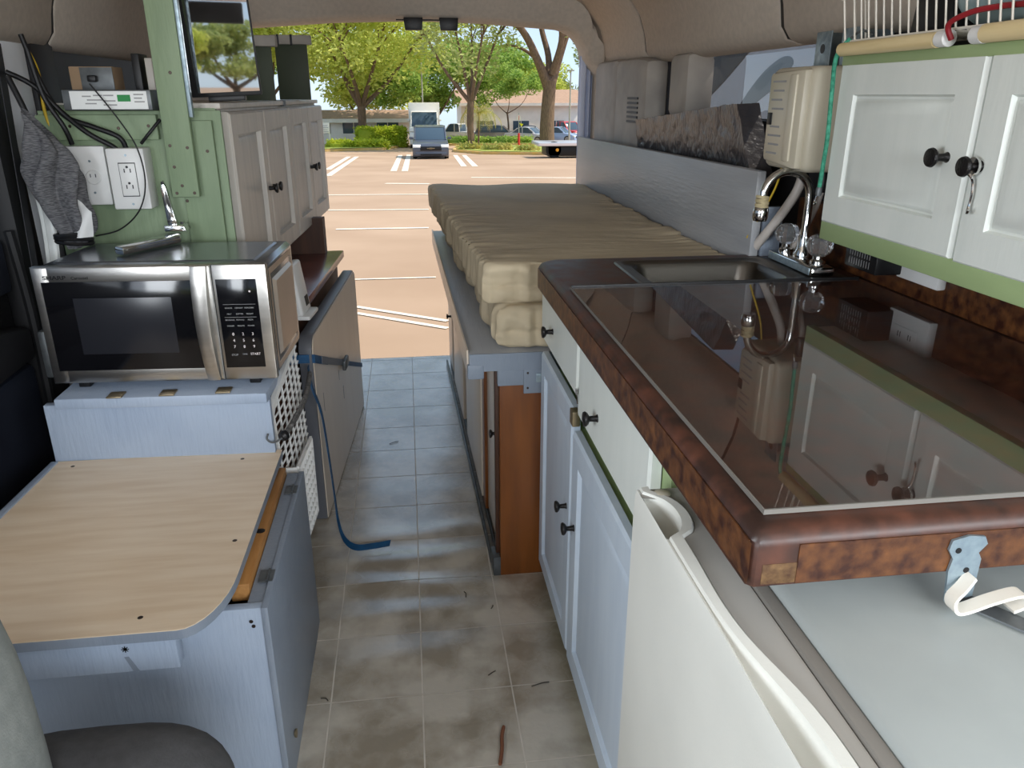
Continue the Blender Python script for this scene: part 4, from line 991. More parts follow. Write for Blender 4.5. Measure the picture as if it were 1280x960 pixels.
for z in (1.040, 1.078):
    for dx in (-.007, .007): B().box(-.6705 + dx - .0012, -.6705 + dx + .0012, 2.0218, 2.0228, z - .003, z + .006).done('slot', 'print_dark', f_)
    B().lathe([(0, .0006), (.003, .0006), (.003, 0)], axes((-.6705, 2.0225, z + .010), (1, 0, 0), (0, -1, 0)), 10).done('earth_hole', 'print_dark', f_)
b = B().box(-.690, -.651, 2.0235, 2.0248, 1.018, 1.098); b.done('outline', 'print_dark', o2)
for z in (1.115, 1.0): B().lathe([(0, .001), (.003, .001), (.003, 0)], axes((-.67, 2.025, z), (1, 0, 0), (0, -1, 0)), 8).done('screw', 'zinc', o2)
# battery charger with its label strip, carton behind it
ch = thing('charger', 'flat electrical unit with white and green label strip above the outlets', 'charger', (-.70, 2.12, 1.207))
B().box(-.79, -.592, 2.03, 2.112, 1.2165, 1.262, .003).done('housing', 'dull_steel', ch)
lb = B().box(-.772, -.601, 2.0285, 2.031, 1.219, 1.259, .0004).done('label', 'label_white', ch)
B().box(-.667, -.638, 2.0278, 2.0286, 1.236, 1.251).done('green_mark', 'label_green', lb)
for k, (xa, xb, z) in enumerate(((-.745, -.725, 1.246), (-.72, -.70, 1.248), (-.698, -.675, 1.248), (-.735, -.70, 1.238), (-.70, -.672, 1.236), (-.74, -.715, 1.230), (-.70, -.67, 1.227), (-.63, -.608, 1.25), (-.63, -.612, 1.242), (-.63, -.607, 1.234))):
    B().box(xa, xb, 2.0278, 2.0286, z, z + .003).done('print_line', 'print_grey', lb)
ct = thing('carton', 'small brown and grey carton standing behind the charger unit', 'box', (-.73, 2.16, 1.235))
B().box(-.80, -.70, 2.125, 2.2, 1.235, 1.315, .002).done('body', 'cardboard', ct); B().box(-.775, -.70, 2.123, 2.126, 1.24, 1.313, .0005).done('grey_face', 'dull_steel', ct)
B().box(-.755, -.735, 2.105, 2.124, 1.28, 1.295, .003).done('plug', 'black_plastic', ct)
for xx, zz, lbl in ((-.645, 1.345, 'tall'), (-.615, 1.335, 'short')):
    o = B().box(xx - .009, xx + .009, 2.13, 2.2, 1.235, zz, .002).done('document_folder', 'black_plastic' if lbl == 'tall' else 'grey_wood_door'); tag(o, ('dark ' if lbl == 'tall' else 'pale grey ') + 'folder standing upright behind the charger unit', 'folder')
# cables
cable('power_cable', [(-.90, 2.03, 1.30), (-.85, 2.04, 1.27), (-.80, 2.045, 1.21), (-.75, 2.04, 1.165), (-.705, 2.05, 1.135), (-.695, 2.06, 1.12)], .006, 'cable_black', 'thick black cable curving down to the duplex outlet box')
cable('power_cable', [(-.86, 2.05, 1.38), (-.835, 2.05, 1.27), (-.80, 2.05, 1.205), (-.74, 2.045, 1.18), (-.685, 2.05, 1.155), (-.675, 2.06, 1.12)], .006, 'cable_black', 'black cable dropping from the roof trim to the duplex outlet box')
cable('power_cable', [(-.845, 2.03, 1.35), (-.83, 2.03, 1.25), (-.80, 2.035, 1.18), (-.795, 2.05, 1.14)], .006, 'cable_black', 'black cable with collar dropping to the single outlet plate')
cable('power_cable', [(-.885, 2.0, 1.29), (-.86, 1.99, 1.22), (-.835, 1.99, 1.12), (-.825, 2.0, 1.05), (-.83, 2.02, .98)], .007, 'cable_black', 'thick black cable hanging beside the knit cloth')
cable('thin_lead', [(-.72, 2.02, 1.275), (-.67, 2.015, 1.20), (-.635, 2.01, 1.13), (-.63, 2.01, 1.05), (-.655, 2.01, .985), (-.71, 2.02, .94), (-.77, 2.02, .925)], .0018, 'cable_black', 'thin black lead looping in front of the duplex outlet box')
cable('thin_lead', [(-.64, 2.06, 1.14), (-.615, 2.055, 1.165), (-.59, 2.07, 1.195)], .004, 'cable_black', 'short black lead disappearing behind the green post')
cable('wire', [(-.86, 2.06, 1.36), (-.845, 2.065, 1.30), (-.85, 2.07, 1.22), (-.845, 2.075, 1.17)], .004, 'yellow_wire', 'yellow wire running down beside the black cables', 'wire')
# small white device on the red counter
wd_ = thing('wall_timer', 'small white device with black display leaning beside the microwave', 'device', (-.305, 2.2, .6605))
Mwd = Matrix.Translation((-.318, 2.13, .6605)) @ Matrix.Rotation(R(-6), 4, 'Z') @ Matrix.Rotation(R(-14), 4, 'Y')
B().box(-.012, .014, 0, .10, .004, .15, .008, 3, M=Matrix.Translation((-.318, 2.13, .666)) @ Matrix.Rotation(R(-6), 4, 'Z') @ Matrix.Rotation(R(-8), 4, 'Y')).done('housing', 'white_plastic', wd_)
B().box(.0138, .0148, .05, .085, .022, .05, M=Matrix.Translation((-.318, 2.13, .666)) @ Matrix.Rotation(R(-6), 4, 'Z') @ Matrix.Rotation(R(-8), 4, 'Y')).done('display', 'black_plastic', wd_)
B().box(-.02, .03, 0, .11, 0, .012, .004, M=Matrix.Translation((-.318, 2.13, .6605)) @ Matrix.Rotation(R(-6), 4, 'Z')).done('foot', 'white_plastic', wd_)
# knit cloth, gathered and tied with black cord
kc = thing('knit_cloth', 'grey knit cloth gathered and tied with black cord beside the outlets', 'cloth', (-.84, 1.96, .9))
def cloth(u, v):
    th = 2 * pi * u; z = 1.195 - .29 * v
    r0 = (.017 + .033 * sin(pi * min(1, v * .95 + .05)) ** .7) * (1 if v < .84 else 1 - (v - .84) * 2.2)
    fold = 1 + .42 * sin(5 * th + 6 * v + 2 * sin(3 * v)) * min(1, .25 + v * 2) + .16 * noise.noise((cos(th) * 3, sin(th) * 3, v * 6))
    cx = -.832 + .03 * sin(v * 2.2) + .01 * sin(9 * v)
    return Vector((cx + r0 * fold * cos(th) * .95, 1.965 + r0 * fold * sin(th) * .7, z - .03 * cos(th) * (1 - v)))
B().grid(cloth, 96, 30).done('cloth', 'knit', kc, smooth=70)
for k in range(4):
    pts = []
    for j in range(17):
        a = 2 * pi * j / 16; pts.append((-.798 + .040 * cos(a), 1.965 + .032 * sin(a), .942 - .007 * k + .004 * cos(a + k)))
    B().tube(pts, .0042, 6).done('tie_cord', 'cable_black', kc)
def flap(u, v): return Vector((-.775 + .040 * u - .012 * v, 1.94 + .008 * sin(5 * u + 3 * v), 1.03 - .095 * v - .035 * u * (1 - v)))
B().grid(flap, 10, 10).done('white_lining', 'white_plastic', kc, smooth=70)
o = B().grid(lambda u, v: Vector((-.888 + .035 * u + .008 * sin(7 * v), 2.0 + .012 * sin(12 * u), 1.10 - .55 * v)), 10, 30).done('white_cloth', 'label_white', smooth=70); tag(o, 'strip of white cloth hanging down behind the microwave corner', 'cloth')

# ---------------------------------------------------------------- front seat, floor litter
st_ = thing('front_seat', 'grey fabric front seat with rounded backrest', 'seat', (-.6, .6, 0))
def superell(c, a, e, nu=40, nv=24):
    def fn(u, v):
        th = 2 * pi * u; ph = pi * (v - .5); sg = lambda t, p: math.copysign(abs(t) ** p, t)
        return Vector((c[0] + a[0] * sg(cos(ph), e) * sg(cos(th), e), c[1] + a[1] * sg(cos(ph), e) * sg(sin(th), e), c[2] + a[2] * sg(sin(ph), e)))
    b = B(); b.grid(fn, nu, nv); bmesh.ops.remove_doubles(b.bm, verts=b.bm.verts[:], dist=1e-5); return b
superell((-.605, .66, .56), (.182, .13, .32), .66).done('backrest', 'seat_fabric', st_, smooth=80)
superell((-.43, .66, .39), (.19, .22, .115), .62).done('seat_cushion', 'seat_fabric_dark', st_, smooth=80)
B().box(-.68, -.32, .5, .82, 0.003, .29, .02).done('base', 'trim_dark', st_)
o = B().tube(curve([(.128, 1.155, .008), (.136, 1.19, .010), (.140, 1.225, .009), (.147, 1.25, .010)], 4), [.004] * 12 + [.003], 6).done('twig', 'twig'); tag(o, 'short brown twig lying on the vinyl floor', 'twig')
for x, y, a, L_ in ((.14, 1.42, .6, .018), (-.235, 1.385, 2.6, .016), (.10, 1.72, 1.7, .02), (.165, 1.655, 1.2, .012), (.245, 1.37, .2, .035), (-.10, 2.72, .5, .03)):
    z = wave(x, y) + .002; L_ *= .6
    o = B().tube(curve([(x - L_ * cos(a), y - L_ * sin(a), z), (x + .003, y + .002, z + .001), (x + L_ * cos(a), y + L_ * sin(a), z)], 3), .0012, 5).done('leaf_scrap', 'debris'); tag(o, 'tiny scrap of dry leaf litter on the vinyl floor', 'leaf scrap', 'leaf litter on the floor')

# ================================================================ OUTDOORS
gr = B(); gr.grid(lambda u, v: (-90 + 180 * u, -140 + 280 * v, gz(-140 + 280 * v)), 20, 20)
ground = struct(gr.done('ground', 'asphalt', fixn=False))
def lift(p, h=.012): return Vector((p.x, p.y, gz(p.y) + h))
def flatpoly(name, pts, m, h, label=None, cat=None, group=None, th=.0):
    b = B(); top = [b.bm.verts.new(lift(p, h)) for p in pts]; b.bm.faces.new(top)
    if th:
        lo = [b.bm.verts.new(lift(p, h - th)) for p in pts]
        for i in range(len(pts)): b.bm.faces.new((top[i], top[(i + 1) % len(pts)], lo[(i + 1) % len(pts)], lo[i]))
    o = b.done(name, m, smooth=0)
    if label: tag(o, label, cat, group)
    return o
def line(pa, pb, wd, lb, grp):
    a, c = G(*pa), G(*pb); d = (c - a); d.z = 0; n_ = Vector((-d.y, d.x, 0)).normalized() * wd / 2
    flatpoly('parking_line', [a - n_, c - n_, c + n_, a + n_], 'line_paint', .008, lb, 'line', grp)
for lb, grp, ls in (('one of two white bay lines by the low clipped hedge', 'bay lines by the hedge', (((410, 212), (436, 196), .25), ((410, 220), (446, 196), .25))),
                    ('one of two white bay lines on the hedge side of the dark grey SUV', 'bay lines between hedge and SUV', (((492, 214), (500.5, 194), .25), ((506, 214), (511, 193.5), .25))),
                    ('one of two white bay lines on the oak side of the dark grey SUV', 'bay lines between SUV and oak', (((569, 194), (580, 208), .25), ((580, 194), (594, 208), .25))),
                    ('short white cross line in front of the dark grey SUV', None, (((482, 229.5), (537, 230), .28),)),
                    ('long white cross line in front of the flatbed truck', None, (((589, 222), (722, 222.5), .28),)),
                    ('thin white cross line across the middle of the car park', 'thin cross lines', (((410, 244), (535, 243), .16), ((405, 263), (536, 262), .14), ((420, 287), (536, 285), .14), ((440, 350), (545, 347), .06))),
                    ('slanting white line of the pair just behind the van doorway', 'slanting line pair', (((445, 384), (560, 402), .07), ((445, 392), (560, 411), .07)))):
    for pa, pb, wd in ls: line(pa, pb, wd, lb, grp)
# planted islands with yellow kerbs
def island(pts, label):
    P_ = [G(*p) for p in pts]; c = sum(P_, Vector()) / len(P_)
    t = thing('kerb_island', label, 'island', (c.x, c.y, gz(c.y)))
    b = B()
    for h0, sc in ((0, 1.0),):
        lo = [b.bm.verts.new(lift(p, -.05)) for p in P_]; hi = [b.bm.verts.new(lift(p, .15)) for p in P_]
        b.bm.faces.new(hi)
        for i in range(len(P_)): b.bm.faces.new((lo[i], lo[(i + 1) % len(P_)], hi[(i + 1) % len(P_)], hi[i]))
    b.done('kerb', 'kerb_yellow', t, smooth=0)
    b = B(); b.bm.faces.new([b.bm.verts.new(lift(c + (p - c) * .93, .18)) for p in P_]); b.done('grass', 'grass', t, smooth=0)
island([(395, 190), (480, 187.5), (508, 183), (511, 183), (395, 183)], 'grassed island with yellow kerb under the tall hedge')
island([(566, 190), (600, 193), (640, 193.5), (690, 194), (760, 196), (760, 184), (570, 184)], 'grassed island with yellow kerb around the large oak')
island([(560, 182), (660, 182), (700, 181.8), (700, 180.4), (560, 180.4)], 'grassed strip with yellow kerb before the row of parked cars')

# leaves
def leafcloud(blobs, per, size, seed, flat=.0):
    rnd = random.Random(seed); vs = []; fs = []
    for (c, r) in blobs:
        for k in range(int(per)):
            d = Vector((rnd.gauss(0, 1), rnd.gauss(0, 1), rnd.gauss(0, 1))).normalized() * (rnd.random() ** .45)
            p = Vector(c) + Vector((d.x * r[0], d.y * r[1], d.z * r[2]))
            a = Vector((rnd.gauss(0, 1), rnd.gauss(0, 1), rnd.gauss(0, .6))).normalized(); q = a.cross(Vector((rnd.gauss(0, 1), rnd.gauss(0, 1), rnd.gauss(0, 1)))).normalized()
            s = size * (.6 + .8 * rnd.random()); i = len(vs)
            vs += [p - a * s, p + q * s * .45, p + a * s, p - q * s * .45]; fs.append((i, i + 1, i + 2, i + 3))
    me = bpy.data.meshes.new('leaves'); me.from_pydata(vs, [], fs); me.update(); return me
def tree(px, py, label, kind, h, spread, trunk, seed, lean=(0, 0), limbs=4, per=260, base=None, fork=.38, size=.16, crown=1., nb=7):
    rnd = random.Random(seed); p0 = base or G(px, py); p0 = Vector((p0.x, p0.y, gz(p0.y)))
    t = thing('tree', label, 'tree', p0)
    top = p0 + Vector((lean[0], lean[1], h * fork))
    tr = B(); tr.tube(curve([p0 - Vector((0, 0, .2)), p0 + (top - p0) * .15 , p0 + (top - p0) * .5 + Vector((rnd.uniform(-.15, .15), 0, 0)), top], 4), [trunk * (1.35 - .12 * k) if k < 4 else trunk * .95 for k in range(13)], 10)
    tr.done('trunk', 'bark', t, smooth=60)
    blobs = []
    for k in range(limbs):
        a = 2 * pi * (k + rnd.random() * .6) / limbs; rr_ = spread * rnd.uniform(.5, .95)
        end = top + Vector((cos(a) * rr_, sin(a) * rr_ * .8, h * (1 - fork) * rnd.uniform(.55, .85)))
        mid = top.lerp(end, .45) + Vector((rnd.uniform(-.3, .3), rnd.uniform(-.3, .3), -.05 * h))
        b = B(); pts = curve([top - Vector((0, 0, .15)), mid, end], 5); b.tube(pts, [trunk * .62 * (1 - .085 * i) for i in range(len(pts))], 7)
        for s in range(3):
            a2 = a + rnd.uniform(-1, 1); e2 = mid.lerp(end, rnd.uniform(.2, .9)); e3 = e2 + Vector((cos(a2) * spread * .4, sin(a2) * spread * .3, h * .16)); b.tube([e2, e2.lerp(e3, .5) + Vector((0, 0, .1)), e3], [trunk * .22, trunk * .16, trunk * .07], 5)
            blobs.append((e3, (spread * .34 * crown, spread * .34 * crown, h * .10 * crown)))
        b.done('limb', 'bark', t, smooth=60)
        blobs.append((end, (spread * .45 * crown, spread * .4 * crown, h * .13 * crown)))
    for k in range(nb):
        a = rnd.uniform(0, 2 * pi); rr_ = spread * rnd.uniform(0, .9)
        blobs.append((top + Vector((cos(a) * rr_, sin(a) * rr_, h * (1 - fork) * rnd.uniform(.25, 1.0))), (spread * .4 * crown, spread * .35 * crown, h * .12 * crown)))
    me = leafcloud(blobs, per, size, seed); o = link('crown', me, kind, t, smooth=0); o['kind'] = 'stuff'
    return t
def mpp(px, py): p = G(px, py); return (p - Vector((0, 0, CAMZ))).dot(_f) / 961
tree(0, 0, 'spreading yellow-green tree with forked trunk behind the tall hedge', 'leaf_yellow', 13, 7.0, .36, 11, base=Vector((-3.4, 66, 0)), limbs=6, per=420, fork=.24, size=.19, nb=34)
tree(0, 0, 'yellow-green leafy tree beyond the white wall at the cabinet edge', 'leaf_yellow', 13.5, 6.6, .3, 12, base=Vector((-11.5, 70, 0)), limbs=5, per=420, fork=.25, size=.19, nb=30)
tree(0, 0, 'olive-green tree with slim forked trunk beside the white pickup', 'leaf_olive', 12, 4.6, .26, 13, base=Vector((4.6, 57, 0)), limbs=5, per=210, fork=.27, size=.16, nb=16)
tree(634, 178, 'slender young tree with pale trunk before the taupe estate car', 'leaf_green', 6.6, 2.8, .09, 15, limbs=3, per=300, fork=.42, size=.14, nb=8)
tree(0, 0, 'low bright green tree behind the box truck', 'leaf_green', 9.0, 5.0, .2, 16, base=Vector((2.6, 80, 0)), per=420, nb=18, size=.22, fork=.2)
tree(0, 0, 'broad green tree far behind the white building', 'leaf_green', 12.5, 7.5, .25, 17, base=Vector((12, 112, 0)), per=420, nb=18, size=.26, fork=.15)
tree(0, 0, 'bright green bushy tree beyond the sign post', 'leaf_yellow', 9.5, 5.6, .2, 18, base=Vector((17, 108, 0)), per=420, nb=16, size=.2, fork=.15)
tree(0, 0, 'olive tree beyond the red pickup and roof', 'leaf_olive', 13.5, 6.5, .2, 19, base=Vector((29, 112, 0)), per=420, nb=16, size=.22, fork=.2)
tree(0, 0, 'yellow-green tree far beyond the white wall', 'leaf_yellow', 10.5, 6.0, .2, 20, base=Vector((-4, 84, 0)), per=420, nb=20, size=.24, fork=.15)
tree(0, 0, 'dense green tree beyond the white wall on the far side', 'leaf_green', 10.5, 6.0, .2, 21, base=Vector((-17, 78, 0)), per=420, nb=20, size=.24, fork=.15)
# the large oak: limbs as they fork
ob = G(684, 186); oz = gz(ob.y); ot_ = thing('tree', 'large oak with thick forking limbs and sparse leaves beside the flatbed', 'tree', (ob.x, ob.y, oz))
mo = (ob - Vector((0, 0, CAMZ))).dot(_f) / 961
def op(px, py, dy=0.): return Vector((ob.x + (px - 684) * mo, ob.y + dy, oz + (186 - py) * mo / cos(PIT)))
def limb(pts, r0, r1, nm='limb'):
    c = curve(pts, 5); k = len(c); B().tube(c, [r0 + (r1 - r0) * i / (k - 1) for i in range(k)], 9).done(nm, 'bark', ot_, smooth=60)
limb([op(684, 190), op(683, 165), op(684, 140), op(686, 112)], .58, .44, 'trunk')
limb([op(683, 118), op(672, 95, -.3), op(655, 66, -.5), op(632, 44, -.8), op(604, 26, -1), op(580, 14, -1)], .34, .10)
limb([op(687, 118), op(700, 80, .4), op(712, 48, .5), op(722, 22, .8), op(728, -20, .8)], .34, .14)
limb([op(685, 112), op(686, 85, .8), op(678, 55, 1.2), op(674, 20, 1.4), op(668, -20, 1)], .26, .10)
limb([op(688, 105), op(697, 72, -.6), op(694, 40, -1), op(700, 5, -1)], .26, .10)
limb([op(680, 100), op(664, 84, .6), op(648, 76, .9), op(634, 74, 1)], .16, .05)
limb([op(652, 64, -.5), op(646, 45, -.6), op(640, 25, -.5)], .13, .05)
limb([op(704, 70, .4), op(716, 52, 1), op(740, 40, 1.5)], .16, .06)
rnd = random.Random(3); bl = []
for (px_, py_) in ((600, 20), (575, 12), (640, 22), (632, 72), (664, 10), (700, 0), (725, 20), (690, -10), (720, 60), (735, 40), (610, 40), (650, -20), (620, 0)):
    bl.append((op(px_, py_, rnd.uniform(-1.5, 1.5)), (1.3, 1.3, .7)))
o = link('crown', leafcloud(bl, 110, .15, 6), 'leaf_olive', ot_, smooth=0); o['kind'] = 'stuff'
# trees ahead of the van, seen in the monitor
for (x, y, k, h_, sp_, lb) in ((-3.5, -46, 'leaf_yellow', 4.4, 3.4, 'yellow-green tree ahead of the van, mirrored in the monitor'), (1.5, -52, 'leaf_olive', 4.8, 3.6, 'olive tree ahead of the van, mirrored in the monitor'), (-9.5, -50, 'leaf_green', 5.0, 4.0, 'green tree ahead of the van on the driver side'), (-3.2, -22, 'leaf_olive', 9.0, 4.5, 'tall tree with spreading limbs ahead of the van')):
    tree(0, 0, lb, k, h_, sp_, .25, int(40 - x), base=Vector((x, y, 0)), per=240 if h_ < 6 else 40, nb=8, size=.2, fork=.25 if h_ < 6 else .42)
# palm
pb = G(598, 182); pt = thing('palm_tree', 'young palm with drooping yellowed fronds on the oak island', 'palm', (pb.x, pb.y, gz(pb.y)))
B().tube(curve([(pb.x, pb.y, gz(pb.y)), (pb.x + .05, pb.y, gz(pb.y) + 1.2), (pb.x + .1, pb.y, gz(pb.y) + 2.6)], 4), .075, 8).done('trunk', 'bark', pt)
rnd = random.Random(8)
for k in range(15):
    a = 2 * pi * k / 15 + rnd.uniform(-.15, .15); L_ = rnd.uniform(1.2, 1.9); up = rnd.uniform(-.1, 1.0)
    c0 = Vector((pb.x + .1, pb.y, gz(pb.y) + 2.6)); pts = [c0, c0 + Vector((cos(a) * L_ * .5, sin(a) * L_ * .5, up)), c0 + Vector((cos(a) * L_ * .9, sin(a) * L_ * .9, up * .5 - .5)), c0 + Vector((cos(a) * L_, sin(a) * L_, -1.3 + up * .4))]
    sp = curve(pts, 6); b = B(); side = Vector((-sin(a), cos(a), 0))
    for i in range(1, len(sp) - 1):
        for sg in (-1, 1):
            tip = sp[i] + side * sg * .34 * sin(pi * i / len(sp)) + Vector((0, 0, -.22)); d_ = (sp[i + 1] - sp[i]) * .35
            b.quad(sp[i], sp[i] + d_, tip + d_ * .6, tip)
    b.tube(sp, .018, 4); b.done('frond', 'palm', pt, smooth=0)
# hedges
def hedge(x0, x1, pyb, hgt, depth, label, seed, m='leaf_hedge', per=2600, sz=.09, rough=.12):
    a, c = G(x0, pyb), G(x1, pyb); ln = (c - a).length; mid = (a + c) / 2
    t = thing('hedge', label, 'hedge', (mid.x, mid.y + depth / 2, gz(mid.y)))
    rnd = random.Random(seed); vs = []; fs = []; n_ = int(per)
    for k in range(n_):
        f_ = rnd.random(); u = rnd.random(); v = rnd.random()
        if f_ < .5: p = a.lerp(c, u) + Vector((0, 0, v * hgt))
        elif f_ < .8: p = a.lerp(c, u) + Vector((0, v * depth, hgt))
        else: p = (a if f_ < .9 else c) + Vector((0, u * depth, v * hgt))
        p += Vector((rnd.gauss(0, rough), rnd.gauss(0, rough), rnd.gauss(0, rough * .7))); p.z = gz(mid.y) + max(.02, p.z - mid.z + 0)
        d1_ = Vector((rnd.gauss(0, 1), rnd.gauss(0, 1), rnd.gauss(0, 1))).normalized(); d2_ = d1_.cross(Vector((rnd.gauss(0, 1), rnd.gauss(0, 1), rnd.gauss(0, 1)))).normalized()
        s = sz * rnd.uniform(.7, 1.4); i = len(vs); vs += [p - d1_ * s, p + d2_ * s * .6, p + d1_ * s, p - d2_ * s * .6]; fs.append((i, i + 1, i + 2, i + 3))
    me = bpy.data.meshes.new('leaves'); me.from_pydata(vs, [], fs); me.update(); o = link('leaves', me, m, t, smooth=0); o['kind'] = 'stuff'
    b = B(); b.box(min(a.x, c.x) + .08, max(a.x, c.x) - .08, mid.y + .08, mid.y + depth - .08, gz(mid.y), gz(mid.y) + hgt - .08, .05); b.done('core', m, t)
    return t
hedge(448, 506, 184.5, 1.38, 1.8, 'tall clipped yellow-green hedge before the white wall', 1, per=5200)
hedge(412, 482, 187, .52, .9, 'low clipped hedge in front of the tall hedge', 2, per=3400)
hedge(560, 610, 181.3, .55, .9, 'low shrubs at the foot of the young palm', 3, 'leaf_green', 1800)
hedge(612, 664, 181.3, .55, .9, 'low shrubs along the taupe estate car', 4, 'leaf_green', 1800)
hedge(575, 600, 190, .40, .8, 'sparse grassy shrub on the oak island near the parked SUV', 5, 'palm', 420, .10)
hedge(606, 640, 191, .40, .8, 'sparse grassy shrub on the oak island by the red post', 6, 'palm', 420, .10)
hedge(648, 672, 192, .36, .8, 'sparse grassy shrub on the oak island at the oak trunk', 7, 'palm', 300, .10)

# walls and buildings
def bbox(name, m, label, cat, x0, x1, y0, y1, z0, z1, parent=None):
    o = B().box(x0, x1, y0, y1, z0, z1, .01).done(name, m, parent); 
    return tag(o, label, cat) if label else o
pA, pB = G(395, 181), G(516, 181)
wz = gz(pA.y + 2)
bbox('garden_wall', 'stucco_white', 'long white boundary wall behind the tall hedge', 'wall', pA.x - 6, pB.x - .3, pA.y + 1.6, pA.y + 1.8, wz, wz + 2.0)
def building(label, x0, x1, y0, h, roof):
    z0 = gz(y0); t = thing('building', label, 'building', ((x0 + x1) / 2, y0 + 4, z0))
    bbox('wall', 'stucco_white', None, None, x0, x1, y0, y0 + 8, z0, z0 + h, t)
    B().prism([(y0 - .6, z0 + h - .05), (y0 + 4, z0 + h + roof), (y0 + 8.6, z0 + h - .05), (y0 + 8.6, z0 + h - .2), (y0 - .6, z0 + h - .2)], x0 - .5, x1 + .5, 'x').done('roof', 'roof_brown', t, smooth=0)
    B().box(x0 - .5, x1 + .5, y0 - .66, y0 - .58, z0 + h - .32, z0 + h - .02).done('gutter', 'stucco_white', t)
    for k in range(3):
        xx = x0 + (x1 - x0) * (.2 + .3 * k); wdw = B().box(xx - .9, xx + .9, y0 - .03, y0 + .02, z0 + 1.0, z0 + 2.0).done('window', 'car_glass', t); B().box(xx - .03, xx + .03, y0 - .05, y0 + .0, z0 + 1.0, z0 + 2.0).done('mullion', 'stucco_white', wdw)
building('low white building with brown roof behind the white pickup', 6.2, 19.5, 90, 3.9, 1.4)
building('low white building with brown roof beyond the red pickup', 22, 38, 94, 3.3, 1.2)
building('low white building with brown roof beyond the boundary wall', -9, .4, 69, 2.2, .6)

